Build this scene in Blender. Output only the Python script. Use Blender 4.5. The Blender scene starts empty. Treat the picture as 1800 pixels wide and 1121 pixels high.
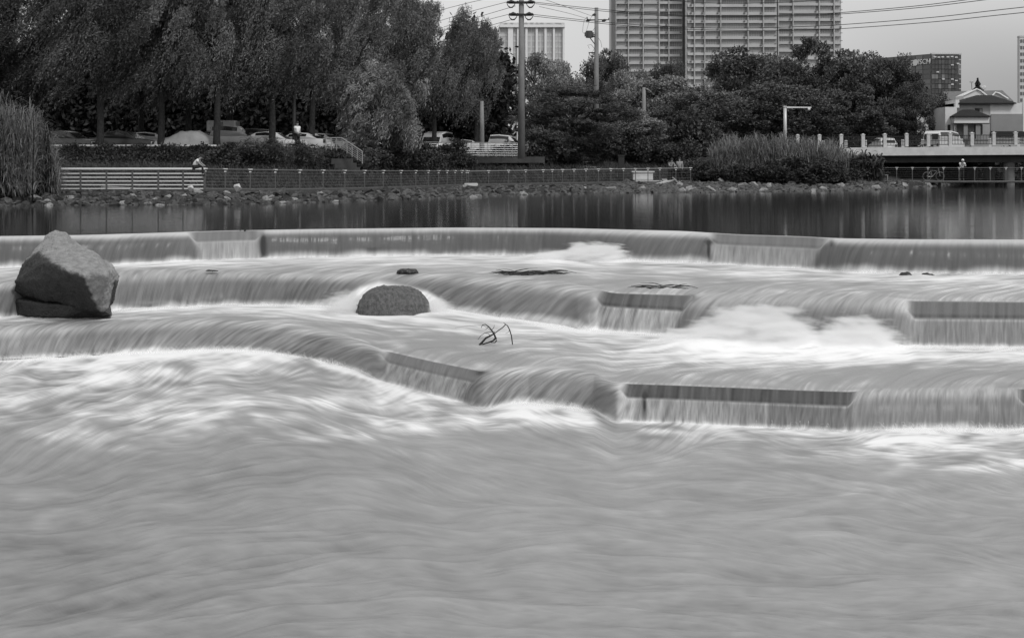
import bpy, bmesh, math, random
import numpy as np
from mathutils import Vector, Matrix, noise as mnoise
random.seed(7); rng = np.random.default_rng(7)
S = bpy.context.scene
C = S.collection
# ---------------------------------------------------------------- camera
F, HX, HY, EYE = 2500.0, 900.0, 290.0, 1.68        # focal length, principal column, horizon row (photo pixels), eye height
cam = bpy.data.objects.new('camera', bpy.data.cameras.new('camera'))
C.objects.link(cam); S.camera = cam
cam.location = (0, 0, EYE); cam.rotation_euler = (math.pi/2, 0, 0)
cam.data.sensor_width = 36; cam.data.lens = 36*F/1800
cam.data.shift_y = -(560.5-HY)/1800
cam.data.clip_start = 0.1; cam.data.clip_end = 6000
# ---------------------------------------------------------------- sky, sun, exposure
SUN_EL, SUN_AZ = 46, 140
w = bpy.data.worlds.new('World'); S.world = w; w.use_nodes = True
nt = w.node_tree; nt.nodes.clear()
def wn(t, **k):
    n = nt.nodes.new(t)
    for a, b in k.items(): setattr(n, a, b)
    return n
out = wn('ShaderNodeOutputWorld'); bg = wn('ShaderNodeBackground'); bg.inputs[1].default_value = 0.13
sky = wn('ShaderNodeTexSky', sky_type='NISHITA', sun_disc=False, sun_elevation=math.radians(SUN_EL), sun_rotation=math.radians(SUN_AZ), air_density=1.0, dust_density=4.0)
bw = wn('ShaderNodeRGBToBW'); nt.links.new(sky.outputs[0], bw.inputs[0])
# overcast: an even grey cloud deck mixed over the sky, with broad soft cloud patches
tc = wn('ShaderNodeTexCoord'); mp = wn('ShaderNodeMapping'); mp.inputs[3].default_value = (1.2, 1.2, 3.0)
nt.links.new(tc.outputs['Generated'], mp.inputs[0])
cn = wn('ShaderNodeTexNoise'); cn.inputs['Scale'].default_value = 1.6; cn.inputs['Detail'].default_value = 3; cn.inputs['Roughness'].default_value = .5
nt.links.new(mp.outputs[0], cn.inputs['Vector'])
cr = wn('ShaderNodeMapRange'); cr.inputs[1].default_value = .3; cr.inputs[2].default_value = .7; cr.inputs[3].default_value = 5.0; cr.inputs[4].default_value = 6.6
nt.links.new(cn.outputs[0], cr.inputs[0])
# a darker bank of cloud low on the horizon to the right of the towers
sep = wn('ShaderNodeSeparateXYZ'); nt.links.new(tc.outputs['Generated'], sep.inputs[0])
az = wn('ShaderNodeMapRange', interpolation_type='SMOOTHSTEP'); az.inputs[1].default_value = .12; az.inputs[2].default_value = .36; az.inputs[3].default_value = 0; az.inputs[4].default_value = 1
nt.links.new(sep.outputs[0], az.inputs[0])
el = wn('ShaderNodeMapRange', interpolation_type='SMOOTHSTEP'); el.inputs[1].default_value = .02; el.inputs[2].default_value = .16; el.inputs[3].default_value = 1; el.inputs[4].default_value = 0
nt.links.new(sep.outputs[2], el.inputs[0])
mu = wn('ShaderNodeMath', operation='MULTIPLY'); nt.links.new(az.outputs[0], mu.inputs[0]); nt.links.new(el.outputs[0], mu.inputs[1])
mu2 = wn('ShaderNodeMath', operation='MULTIPLY_ADD'); mu2.inputs[1].default_value = -.48; mu2.inputs[2].default_value = 1.0
nt.links.new(mu.outputs[0], mu2.inputs[0])
mx = wn('ShaderNodeMix', data_type='FLOAT'); mx.inputs[0].default_value = .85
nt.links.new(bw.outputs[0], mx.inputs[2]); nt.links.new(cr.outputs[0], mx.inputs[3])
mm = wn('ShaderNodeMath', operation='MULTIPLY'); nt.links.new(mx.outputs[0], mm.inputs[0]); nt.links.new(mu2.outputs[0], mm.inputs[1])
nt.links.new(mm.outputs[0], bg.inputs[0]); nt.links.new(bg.outputs[0], out.inputs[0])
sun = bpy.data.lights.new('sun', 'SUN'); sun.energy = 1.5; sun.angle = math.radians(12); sun.color = (1, 1, 1)
so = bpy.data.objects.new('sun', sun); C.objects.link(so)
_a = math.radians(SUN_AZ); _e = math.radians(SUN_EL)
_d = Vector((math.sin(_a)*math.cos(_e), math.cos(_a)*math.cos(_e), math.sin(_e)))
so.rotation_euler = _d.to_track_quat('Z', 'Y').to_euler(); so.location = (60, -40, 60)
S.view_settings.view_transform = 'Standard'; S.view_settings.look = 'None'
S.view_settings.exposure = 0.0; S.view_settings.gamma = 1; S.view_settings.use_curve_mapping = False
S.render.engine = 'CYCLES'
S.cycles.use_denoising = True
S.cycles.max_bounces = 8; S.cycles.diffuse_bounces = 3; S.cycles.glossy_bounces = 3; S.cycles.transparent_max_bounces = 12
S.cycles.transmission_bounces = 3; S.cycles.volume_bounces = 6
S.cycles.caustics_reflective = False; S.cycles.caustics_refractive = False

# ---------------------------------------------------------------- helpers
def P(px, py, D): return Vector(((px-HX)/F*D, D, EYE-(py-HY)/F*D))
def ZP(py, D): return EYE-(py-HY)/F*D
def interp(tab):
    xs = [a for a, b in tab]; ys = [b for a, b in tab]
    return lambda x: np.interp(x, xs, ys)
def sm(a, b, x):
    t = np.clip((np.asarray(x, float)-a)/(b-a), 0, 1); return t*t*(3-2*t)

MATS = {}
def mat(name, v, rough=.8, v2=None, scale=6, bump=0, bscale=30, metal=0, spec=.4, attr=None, trans=0, alpha=1, stretch=None, detail=4):
    """grey procedural material; v2 = second tone of a noise mottling; attr = face attribute that scales the tone"""
    if name in MATS: return MATS[name]
    m = bpy.data.materials.new(name); m.use_nodes = True; MATS[name] = m
    t = m.node_tree; b = t.nodes['Principled BSDF']
    b.inputs['Roughness'].default_value = rough; b.inputs['Metallic'].default_value = metal
    b.inputs['Specular IOR Level'].default_value = spec
    b.inputs['Base Color'].default_value = (v, v, v, 1)
    col = None
    tc = t.nodes.new('ShaderNodeTexCoord'); vec = tc.outputs['Object']
    if stretch:
        mp = t.nodes.new('ShaderNodeMapping'); mp.inputs[3].default_value = stretch
        t.links.new(vec, mp.inputs[0]); vec = mp.outputs[0]
    if v2 is not None:
        n = t.nodes.new('ShaderNodeTexNoise'); n.inputs['Scale'].default_value = scale; n.inputs['Detail'].default_value = detail
        n.inputs['Roughness'].default_value = .65
        t.links.new(vec, n.inputs['Vector'])
        r = t.nodes.new('ShaderNodeMapRange'); r.inputs[1].default_value = .32; r.inputs[2].default_value = .68
        r.inputs[3].default_value = v; r.inputs[4].default_value = v2
        t.links.new(n.outputs[0], r.inputs[0]); col = r.outputs[0]
    if attr:
        a = t.nodes.new('ShaderNodeAttribute'); a.attribute_name = attr
        q = t.nodes.new('ShaderNodeMath'); q.operation = 'MULTIPLY'
        if col is not None: t.links.new(col, q.inputs[0])
        else: q.inputs[0].default_value = v
        t.links.new(a.outputs['Fac'], q.inputs[1]); col = q.outputs[0]
    if col is not None: t.links.new(col, b.inputs['Base Color'])
    if bump:
        n2 = t.nodes.new('ShaderNodeTexNoise'); n2.inputs['Scale'].default_value = bscale; n2.inputs['Detail'].default_value = 6
        t.links.new(vec, n2.inputs['Vector'])
        bp = t.nodes.new('ShaderNodeBump'); bp.inputs['Strength'].default_value = bump; bp.inputs['Distance'].default_value = .05
        t.links.new(n2.outputs[0], bp.inputs['Height']); t.links.new(bp.outputs[0], b.inputs['Normal'])
    if trans:
        tr = t.nodes.new('ShaderNodeBsdfTranslucent'); ms = t.nodes.new('ShaderNodeMixShader'); ms.inputs[0].default_value = trans
        if col is not None: t.links.new(col, tr.inputs[0])
        else: tr.inputs[0].default_value = (v, v, v, 1)
        o = t.nodes['Material Output']
        t.links.new(b.outputs[0], ms.inputs[1]); t.links.new(tr.outputs[0], ms.inputs[2]); t.links.new(ms.outputs[0], o.inputs[0])
    return m

def tag(o, label=None, cat=None, group=None, kind=None):
    if label: o['label'] = label
    if cat: o['category'] = cat
    if group: o['group'] = group
    if kind: o['kind'] = kind
    return o
def link(o, parent=None):
    C.objects.link(o)
    if parent is not None: o.parent = parent
    return o
def empty(name, loc=(0, 0, 0), rz=0):
    o = bpy.data.objects.new(name, None); o.location = loc; o.rotation_euler = (0, 0, rz); o.empty_display_size = .3
    return link(o)
def copy_tree(o, parent=None):
    c = o.copy(); C.objects.link(c)
    if parent is not None: c.parent = parent
    for ch in list(o.children): copy_tree(ch, c)
    return c
def mesh_np(name, V, Fq, m=None, smooth=False, attrs=None):
    """mesh from numpy arrays; Fq is (n,3) or (n,4)"""
    me = bpy.data.meshes.new(name); V = np.asarray(V, np.float32); Fq = np.asarray(Fq, np.int32)
    k = Fq.shape[1]; n = len(Fq)
    me.vertices.add(len(V)); me.vertices.foreach_set('co', V.ravel())
    me.loops.add(n*k); me.loops.foreach_set('vertex_index', Fq.ravel())
    me.polygons.add(n); me.polygons.foreach_set('loop_start', np.arange(0, n*k, k, dtype=np.int32))
    me.polygons.foreach_set('loop_total', np.full(n, k, np.int32))
    if smooth: me.polygons.foreach_set('use_smooth', np.ones(n, bool))
    for an, (dom, arr) in (attrs or {}).items():
        at = me.attributes.new(an, 'FLOAT', dom); at.data.foreach_set('value', np.asarray(arr, np.float32).ravel())
    me.update(calc_edges=True)
    if m: me.materials.append(m)
    return me
class MB:
    """collects boxes, bars and tubes into one mesh"""
    def __init__(s): s.v = []; s.f = []
    def add(s, vs, fs):
        k = len(s.v); s.v += [tuple(x) for x in vs]; s.f += [tuple(k+i for i in f) for f in fs]; return s
    def box(s, c, d, rz=0, ry=0, taper=1.0):
        x, y, z = d[0]/2, d[1]/2, d[2]/2
        M = Matrix.Translation(c) @ Matrix.Rotation(rz, 4, 'Z') @ Matrix.Rotation(ry, 4, 'Y')
        vs = [M @ Vector((a*x*(taper if cc > 0 else 1), b*y*(taper if cc > 0 else 1), cc*z)) for cc in (-1, 1) for a, b in ((-1, -1), (1, -1), (1, 1), (-1, 1))]
        return s.add(vs, [(3, 2, 1, 0), (4, 5, 6, 7), (0, 1, 5, 4), (1, 2, 6, 5), (2, 3, 7, 6), (3, 0, 4, 7)])
    def tube(s, pts, r, n=6, cap=True):
        pts = [Vector(p) for p in pts]; rr = r if hasattr(r, '__len__') else [r]*len(pts); k = len(s.v)
        for i, p in enumerate(pts):
            d = (pts[min(i+1, len(pts)-1)]-pts[max(i-1, 0)]).normalized()
            a = d.orthogonal().normalized() if i == 0 else (a-d*a.dot(d)).normalized()
            b = d.cross(a)
            for j in range(n):
                t = 2*math.pi*j/n; s.v.append(tuple(p+(a*math.cos(t)+b*math.sin(t))*rr[i]))
        for i in range(len(pts)-1):
            for j in range(n):
                s.f.append((k+i*n+j, k+i*n+(j+1) % n, k+(i+1)*n+(j+1) % n, k+(i+1)*n+j))
        if cap:
            s.f.append(tuple(k+j for j in reversed(range(n)))); s.f.append(tuple(k+(len(pts)-1)*n+j for j in range(n)))
        return s
    def prism(s, poly, y0, y1):
        """polygon in xz extruded along y"""
        n = len(poly); vs = [(x, y0, z) for x, z in poly]+[(x, y1, z) for x, z in poly]
        return s.add(vs, [tuple(range(n)), tuple(reversed(range(n, 2*n)))]+[(i, n+i, n+(i+1) % n, (i+1) % n) for i in range(n)])
    def mesh(s, name, m=None, smooth=False, bevel=0):
        me = bpy.data.meshes.new(name); me.from_pydata(s.v, [], s.f)
        if bevel:
            bm = bmesh.new(); bm.from_mesh(me)
            bmesh.ops.bevel(bm, geom=[e for e in bm.edges if len(e.link_faces) == 2 and e.calc_face_angle(0) > .5], offset=bevel, segments=2, affect='EDGES', profile=.6)
            bm.to_mesh(me); bm.free()
        if smooth: me.polygons.foreach_set('use_smooth', [True]*len(me.polygons))
        if m: me.materials.append(m)
        me.update(); return me
    def obj(s, name, m=None, parent=None, smooth=False, bevel=0):
        return link(bpy.data.objects.new(name, s.mesh(name, m, smooth, bevel)), parent)
def obj(name, me, parent=None, loc=None):
    o = bpy.data.objects.new(name, me)
    if loc is not None: o.location = loc
    return link(o, parent)
# ================================================================ WATER
# One sheet of water runs from the upper pool over three weirs into the lower pool.
lip1y = interp([(0, 415), (150, 413), (300, 408.5), (400, 405), (600, 402), (800, 400), (1000, 401), (1200, 406), (1300, 412), (1400, 415), (1480, 419), (1600, 420.5), (1800, 421)])
foot1y = interp([(0, 467), (200, 463), (350, 454), (450, 450), (600, 449), (800, 446), (930, 448), (1100, 457), (1240, 462), (1430, 472), (1500, 478), (1800, 481)])
lip2y = interp([(0, 497), (120, 485), (210, 476), (300, 473), (400, 476), (500, 480), (600, 480), (700, 476), (780, 480), (900, 487), (1000, 496), (1050, 508), (1080, 514), (1200, 517), (1300, 514), (1400, 516), (1500, 519), (1560, 522), (1600, 527), (1800, 529)])
foot2y = interp([(0, 549), (210, 546), (400, 535), (500, 536), (570, 538), (780, 542), (850, 552), (950, 571), (1050, 582), (1180, 593), (1250, 600), (1580, 611), (1800, 613)])
lip3y = interp([(0, 573), (100, 570), (200, 565), (300, 560), (400, 557), (500, 563), (560, 576), (640, 599), (672, 614), (760, 634), (850, 652), (900, 645), (980, 642), (1040, 652), (1080, 672), (1200, 676), (1300, 680), (1400, 684), (1490, 687), (1530, 684), (1600, 682), (1800, 682)])
foot3y = interp([(0, 632), (100, 628), (200, 622), (300, 617), (400, 614), (470, 618), (550, 630), (650, 656), (700, 673), (800, 693), (900, 704), (1000, 715), (1100, 726), (1200, 736), (1300, 742), (1400, 748), (1500, 750), (1800, 755)])
Z0, Z1a, Z1b, Z2a, Z2b, Z3 = 0.0, -.70, -.76, -1.42, -1.48, -1.97
PXs = np.array([-1500, -1050, -750, -600, -520, -460]+list(range(-420, -130, 6))+list(range(-130, 1932, 2))+list(range(1936, 2360, 6))+[2420, 2550, 2900, 3300], float)
NC = len(PXs)
cx_ = np.clip(PXs, -130, 1930)
dd = lambda y, z: (EYE-z)*F/(y-HY)
def smoothc(a, n=5):
    k = np.ones(2*n+1)/(2*n+1); return np.convolve(np.pad(a, n, mode='edge'), k, mode='valid')
L1 = smoothc(dd(lip1y(cx_), Z0), 10); L2 = smoothc(dd(lip2y(cx_), Z1b), 6); L3 = smoothc(dd(lip3y(cx_), Z2b), 5)
G1 = smoothc(dd(foot1y(cx_), Z1a), 9); G2 = smoothc(dd(foot2y(cx_), Z2a), 7); G3 = smoothc(dd(foot3y(cx_), Z3), 6)
G1 = np.minimum(G1, L1-.55); G1 = np.maximum(G1, L1-1.5)
G2 = np.minimum(G2, L2-.6); G2 = np.maximum(G2, L2-2.2)
G3 = np.minimum(G3, L3-.45); G3 = np.maximum(G3, L3-2.2)
def blk(ranges, e=7.):
    b = np.zeros(NC)
    for a, c in ranges: b = np.maximum(b, sm(a-e, a+e, cx_)*(1-sm(c-e, c+e, cx_)))
    return b
# block ranges as (left, right) photo columns at the sill and at the foot of the curtain
R1 = [(332, 452, 352, 463), (1256, 1456, 1244, 1428)]; R2 = [(1062, 1218, 1026, 1184), (1600, 2100, 1598, 2100)]; R3 = [(684, 856, 656, 806), (1102, 1506, 1080, 1481), (1792, 2100, 1792, 2100)]
def blkt(R, t, e=10.): return blk([(a+(c-a)*t, b+(d-b)*t) for a, b, c, d in R], e)
B1 = blkt(R1, .5); B2 = blkt(R2, .5); B3 = blkt(R3, .5)
# blocks stand forward of the curved sill
G1 = G1-.0*B1; G2 = G2+.25*B2; G3 = G3+.1*B3
def profile(t, n): return 1-(1-np.sin(t*np.pi/2)**(2/n)), 1-np.cos(t*np.pi/2)**(2/n)
rows_D, rows_Z, sec, tt = [], [], [], []
def add_row(D, Z, s, t): rows_D.append(D); rows_Z.append(Z); sec.append(s); tt.append(t)
ones = np.ones(NC)
for t in np.linspace(0, 1, 70)[:-1]:                                    # 0 upper pool
    add_row(L1+.5+(420-L1)*(1-t)**3.2, ones*Z0, 0, t)
BROW = []
def fall(L, G, za, zb, R, s, n_rows, nroll):
    for t in np.linspace(0, 1, n_rows)[:-1]:
        x, z = profile(t, nroll)
        # block: bevelled sill first, then a nearly vertical curtain
        xb = np.interp(t, [0, .06, .26, .32, 1], [0, .10, .62, .72, 1.0]); zb_ = np.interp(t, [0, .06, .26, .32, 1], [0, .02, .27, .37, 1])
        B = blkt(R, t); BROW.append(B)
        X = x*(1-B)+xb*B; Zz = z*(1-B)+zb_*B
        add_row(L-(L-G)*X, za+(zb-za)*Zz, s, t)
def tread(G, L, za, zb, s, n_rows):
    for t in np.linspace(0, 1, n_rows)[:-1]:
        add_row(G+(L-G)*t, ones*(za+(zb-za)*t), s, t)
fall(L1, G1, Z0, Z1a, R1, 1, 40, 2.6)
tread(G1, L2, Z1a, Z1b, 2, 46)
fall(L2, G2, Z1b, Z2a, R2, 3, 56, 2.1)
tread(G2, L3, Z2a, Z2b, 4, 60)
fall(L3, G3, Z2b, Z3, R3, 5, 60, 2.1)
for t in np.linspace(0, 1, 330):                                        # 6 lower pool, rows even in the view
    y0 = HY+(EYE-Z3)*F/G3; ys = smoothc(smoothc(y0, 45), 45); y0 = y0+(ys-y0)*sm(0, .30, t); add_row((EYE-Z3)*F/(y0+(1290-y0)*t-HY), ones*Z3, 6, t)
D = np.array(rows_D); Z = np.array(rows_Z); sec = np.array(sec); tt = np.array(tt)
NR = len(sec)
PXg = np.broadcast_to(PXs, (NR, NC)).copy()
PY = HY-F*(Z-EYE)/D
SEC = sec[:, None]; TT = tt[:, None]*np.ones((1, NC))
# ---- flow field in grid steps, then line integral convolution of noise along it: the silk of moving water
def blur(a, r, ax):
    if r < 1: return a
    k = np.exp(-np.linspace(-2, 2, 2*r+1)**2); k /= k.sum()
    return np.apply_along_axis(lambda v: np.convolve(np.pad(v, r, mode='reflect'), k, mode='valid'), ax, a)
def bnoise(r0, r1, seed):
    g = np.random.default_rng(seed).standard_normal((NR, NC)); g = blur(blur(g, r0, 0), r1, 1)
    return g/g.std()
lean = interp([(0, .12), (180, .25), (450, .55), (620, .75), (900, .6), (1100, .45), (1300, .35), (1500, .22), (1800, .1)])(PXg)
lean1 = interp([(0, .05), (180, .35), (330, .25), (480, .02), (950, .05), (1150, .5), (1300, .25), (1450, .12), (1500, .35), (1650, .05), (1800, .0)])(PXg)
lean2 = interp([(0, .2), (200, .15), (500, .25), (640, .6), (800, .9), (1000, .7), (1190, .3), (1250, .45), (1500, .25), (1650, .1), (1800, .05)])(PXg)
lean3 = interp([(0, .2), (200, .35), (460, .8), (600, .75), (760, .45), (900, .7), (1080, .45), (1200, .12), (1500, .1), (1800, .0)])(PXg)
swirl = bnoise(26, 60, 11); swirl = blur(swirl, 10, 0); swirl /= swirl.std()
swirl2 = bnoise(9, 26, 12)
vx = np.zeros((NR, NC)); vy = np.zeros((NR, NC))
for s, ln in ((1, lean1), (3, lean2), (5, lean3)):
    m = (SEC == s)*np.ones((1, NC), bool)
    bend = 1.6*np.exp(-TT*4.5); ln = ln*(1-.75*{1: B1, 3: B2, 5: B3}[s][None, :])
    vx[m] = (-(ln*(1+bend*1.5)))[m]; vy[m] = 1
mT = ((SEC == 2) | (SEC == 4))*np.ones((1, NC), bool)
lt = np.where(SEC == 2, lean2, lean3)
vx[mT] = (-(1.0+2.4*lt)*(1-TT**3*.55))[mT]; vy[mT] = (.14+.9*TT**4+.10*swirl2)[mT]
mL = (SEC == 6)*np.ones((1, NC), bool)
slope = interp([(0, .24), (500, .14), (900, .02), (1300, -.06), (1800, -.10)])(PXg)
foamzone = np.exp(-TT*3.2)
vx[mL] = -1; vy[mL] = (slope+.055*swirl+foamzone*(.24*swirl+.13*swirl2))[mL]
mU = (SEC == 0)*np.ones((1, NC), bool); vx[mU] = 1
nrm = np.sqrt(vx**2+vy**2)+1e-6; vx /= nrm; vy /= nrm
vx = blur(vx, 3, 0); vy = blur(vy, 3, 0)
def lic(N, steps, h=1.0):
    R0, C0 = np.mgrid[0:NR, 0:NC].astype(np.float32); acc = N.copy(); cnt = 1.
    fx = vx.astype(np.float32); fy = vy.astype(np.float32); N = N.astype(np.float32)
    for sg in (1, -1):
        r, c = R0.copy(), C0.copy()
        for k in range(steps):
            ri = np.clip(r, 0, NR-1.01); ci = np.clip(c, 0, NC-1.01)
            i = ri.astype(np.int32); j = ci.astype(np.int32)
            r = r+sg*h*fy[i, j]; c = c+sg*h*fx[i, j]
            ri = np.clip(r, 0, NR-1.01); ci = np.clip(c, 0, NC-1.01); i = ri.astype(np.int32); j = ci.astype(np.int32)
            a = ri-i; b = ci-j
            wt = .5+.5*math.cos(math.pi*k/steps)
            acc = acc+wt*((N[i, j]*(1-a)+N[i+1, j]*a)*(1-b)+(N[i, j+1]*(1-a)+N[i+1, j+1]*a)*b); cnt += wt
    acc -= acc.mean(); return acc/acc.std()
fine = lic(bnoise(0, 0, 21), 12)
mid = lic(bnoise(1, 2, 22), 34, 1.2)
coarse = lic(bnoise(4, 8, 23), 44, 1.6)
broad = lic(bnoise(10, 22, 24), 30, 2.0)
crease = lic(bnoise(6, 14, 25), 70, 1.2)
cloud = bnoise(6, 26, 26)+.35*bnoise(2, 9, 27); cloud /= cloud.std()
# ---- foam
def patches(lst):
    a = np.zeros((NR, NC))
    for x, y, rx, ry, am in lst: a += am*np.exp(-((PXg-x)/rx)**2-((PY-y)/ry)**2)
    return a
dens = np.zeros((NR, NC))
f1 = foot1y(PXg); f2 = foot2y(PXg); f3 = foot3y(PXg)
d_t1 = .43+.36*np.exp(-(TT)*7)-.24*TT**2+.07*cloud
d_t1 += patches([(250, 462, 200, 6, .25), (700, 458, 300, 6, .15), (1050, 456, 120, 8, .3), (1650, 490, 180, 7, .25), (1300, 480, 150, 6, .1), (1200, 495, 160, 6, -.15)])
d_t2 = .40+.50*np.exp(-TT*5)-.26*TT**2+.08*cloud
d_t2 += patches([(120, 560, 160, 6, .2), (480, 545, 120, 6, .25), (640, 556, 150, 8, .25), (1000, 575, 130, 10, .35), (1260, 622, 220, 18, .40), (1500, 632, 140, 12, .35), (1700, 628, 120, 8, .3),
                 (760, 605, 70, 16, -.35), (1000, 612, 120, 16, -.08), (1620, 655, 180, 16, -.35), (860, 628, 80, 10, -.25), (540, 575, 60, 7, -.15)])
yy = PY-f3
d_l = .85*np.exp(-np.maximum(yy, 0)/13.)+.20*np.exp(-np.maximum(yy, 0)/90.)
d_l += patches([(120, 662, 180, 20, .34), (330, 655, 190, 26, .34), (60, 715, 130, 34, .22), (300, 712, 220, 34, .30), (560, 700, 130, 22, .30), (690, 752, 90, 13, .52), (560, 768, 130, 13, .28),
                (820, 735, 140, 18, .34), (1000, 732, 130, 12, .30), (700, 712, 110, 16, .25), (1240, 757, 140, 8, .16), (1640, 778, 130, 18, .38), (1730, 818, 120, 11, .42), (1560, 800, 120, 14, .22), (170, 770, 170, 22, .20), (1500, 868, 90, 8, .12),
                (400, 735, 120, 10, .26), (620, 800, 120, 8, .10), (240, 650, 40, 12, -.18), (470, 722, 80, 10, -.2), (900, 770, 120, 12, -.1), (1350, 765, 60, 6, -.2)])
d_l = d_l*np.clip(1+.30*cloud, .2, 1.8)
d_f = {1: .02+.16*B1+.56*np.exp(-(TT/.36)**4)*(1-B1), 3: .10+.14*B2*(1-.6*sm(1500, 1600, PXg))+.16*np.exp(-(TT/.36)**3), 5: .13+.12*B3*(1-.85*sm(1180, 1330, PXg))+.12*np.exp(-(TT/.36)**3)}  # the crest terms paint the sky's bright reflection in as extra foam
d_f[1] = d_f[1]+patches([(200, 430, 40, 30, .18), (320, 425, 30, 30, .15), (1190, 430, 60, 40, .30), (1290, 445, 60, 30, .15), (1470, 450, 25, 30, .3), (560, 400, 500, 9, .0)])
d_f[3] = d_f[3]+patches([(260, 510, 60, 30, .16), (820, 520, 90, 40, .24), (950, 540, 80, 30, .20), (1130, 560, 80, 25, .12), (1225, 560, 20, 40, .1), (1590, 560, 22, 60, .45), (30, 520, 40, 30, .1)])
d_f[5] = d_f[5]+patches([(30, 595, 40, 30, .22), (110, 600, 14, 40, .22), (170, 600, 12, 40, .12), (510, 590, 70, 40, .20), (620, 610, 60, 35, .20), (740, 650, 70, 30, .16), (930, 670, 80, 40, .22), (1100, 700, 22, 30, .30), (1495, 715, 12, 50, .35), (1346, 725, 3, 40, .6), (1137, 710, 5, 34, .35), (1600, 600, 8, 50, .2), (1092, 705, 10, 26, .2), (1040, 570, 14, 40, .15)])
for s, d_ in ((1, d_f[1]), (3, d_f[3]), (5, d_f[5])):
    m = (SEC == s)*np.ones((1, NC), bool); dens[m] = (d_+.5*np.exp(-(1-TT)*14)*(0 if s == 0 else 1))[m]
for s, d_ in ((2, d_t1), (4, d_t2), (6, d_l)):
    m = (SEC == s)*np.ones((1, NC), bool); dens[m] = d_[m]
dens[mU] = 0
dens = blur(dens, 2, 0)
Bg = np.zeros((NR, NC)); Bg[(sec == 1) | (sec == 3) | (sec == 5)] = np.array(BROW)
isfall = ((SEC == 1) | (SEC == 3) | (SEC == 5))*np.ones((1, NC))
tex = np.where(isfall > 0, 1.0*fine+.75*mid+(.2+.6*np.minimum(lean, 1))*coarse, np.where(SEC == 6, (.8*fine+.32*mid+.24*coarse+.80*broad), .8*fine+.62*mid+.42*coarse+.25*broad))

amp = np.where(isfall > 0, (.10-.055*(SEC == 1)+.16*np.minimum(np.where(SEC == 1, lean1, np.where(SEC == 3, lean2, lean3)), 1)+.45*np.clip(dens*(1.15-dens), 0, 1))*(1-.75*(SEC == 1)*np.exp(-(TT/.42)**4)), np.where(SEC == 6, .012, .05)+.22*np.clip(dens*(1.15-dens)*3.0, 0, 1))
foam_tone = np.clip(dens+amp*tex*.55, 0, 1)
foam_tone = np.where(isfall > 0, np.clip(dens*.62+amp*tex*.33, -.12, .9), sm(-.06, 1.12, foam_tone)*.90)
foam_tone[mL] = np.clip(foam_tone[mL]+(.016*fine+.008*mid+.008*coarse+.014*broad+.022*cloud)[mL]-(.080*np.clip(crease-1.1, 0, 1.5)*(1-foamzone)*(1-.5*sm(500, 1300, PXg)))[mL]-.09*(1-foamzone)[mL]*(1-sm(50, 1000, PXg)[mL])-.02*sm(.45, 1., TT)[mL]+.03, -.3, 1)  # dark reflections in the wave creases are painted into the colour too
foam_tone[mU] = 0; foam_tone = np.clip(foam_tone, -.30, 1)
# thin clear water over the dark wet sill of each block
wet = Bg*sm(.03, .07, TT)*(1-sm(.28, .34, TT))*np.clip(.86+.08*mid, 0, 1)*np.where(SEC == 1, .62, np.where((SEC == 5)*(PXg < 1000), .62, 1.0))
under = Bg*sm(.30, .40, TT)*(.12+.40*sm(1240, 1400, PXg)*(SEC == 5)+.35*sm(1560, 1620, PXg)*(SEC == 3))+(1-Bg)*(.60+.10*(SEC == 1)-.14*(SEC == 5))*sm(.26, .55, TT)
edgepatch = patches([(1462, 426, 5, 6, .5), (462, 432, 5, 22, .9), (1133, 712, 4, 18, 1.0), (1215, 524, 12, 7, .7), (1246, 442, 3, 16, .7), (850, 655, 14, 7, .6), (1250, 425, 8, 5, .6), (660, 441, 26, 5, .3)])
foam_tone *= (1-.80*wet)*(1-.8*np.clip(edgepatch*isfall, 0, 1))
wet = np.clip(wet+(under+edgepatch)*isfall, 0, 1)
lipdark = patches([(850, 640, 60, 8, .5), (760, 622, 60, 7, .35), (1040, 432, 0.1, .1, 0)])
lift = isfall*sm(.88, 1.03, TT+.030*broad+.018*coarse+.008*mid)
foam_tone = np.where(isfall > 0, np.clip(foam_tone+.36*lift*(1-.3*Bg), -.1, .9), foam_tone); wet = wet*(1-.8*lift)
# ---- relief
H = np.zeros((NR, NC))
sc = D/25.
H += np.where(SEC == 2, .010*coarse+.004*mid, 0)
H += np.where(SEC == 4, .012*coarse+.005*mid, 0)
zf = np.exp(-TT*4)
H += np.where(SEC == 6, (.003+.005*zf)*coarse+.0020*mid+.0012*fine+.015*broad*sm(0, .1, TT)-.022*np.clip(crease-1.0, 0, 2)*sm(.08, .3, TT), 0)
edge = np.minimum(sm(0, .08, TT), 1-sm(.92, 1, TT)*(SEC != 6))
Zd = Z+H*np.where(isfall > 0, 0, edge)
# bumps of churning water at the feet and over boulders
Zd += np.where(SEC == 2, 1, 0)*patches([(1040, 447, 60, 9, .16), (980, 452, 40, 6, .06)])
Zd += np.where(SEC == 4, 1, 0)*patches([(1330, 600, 120, 15, .22), (1510, 607, 70, 14, .18), (1240, 612, 90, 10, .10), (690, 545, 90, 6, .05)])
foam_tone = np.clip(foam_tone+np.where(SEC == 4, 1, 0)*patches([(1340, 600, 150, 22, .6), (1510, 607, 90, 16, .6)])+np.where(SEC == 2, 1, 0)*patches([(1040, 447, 70, 10, .5)]), -.30, .97)
Dd = D-np.where(isfall > 0, (.026*coarse+.009*mid)*np.clip(.15+1.3*lean, 0, 1)*np.sin(np.clip(TT, 0, 1)*np.pi)**.7*(1-.6*Bg), 0)
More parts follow.
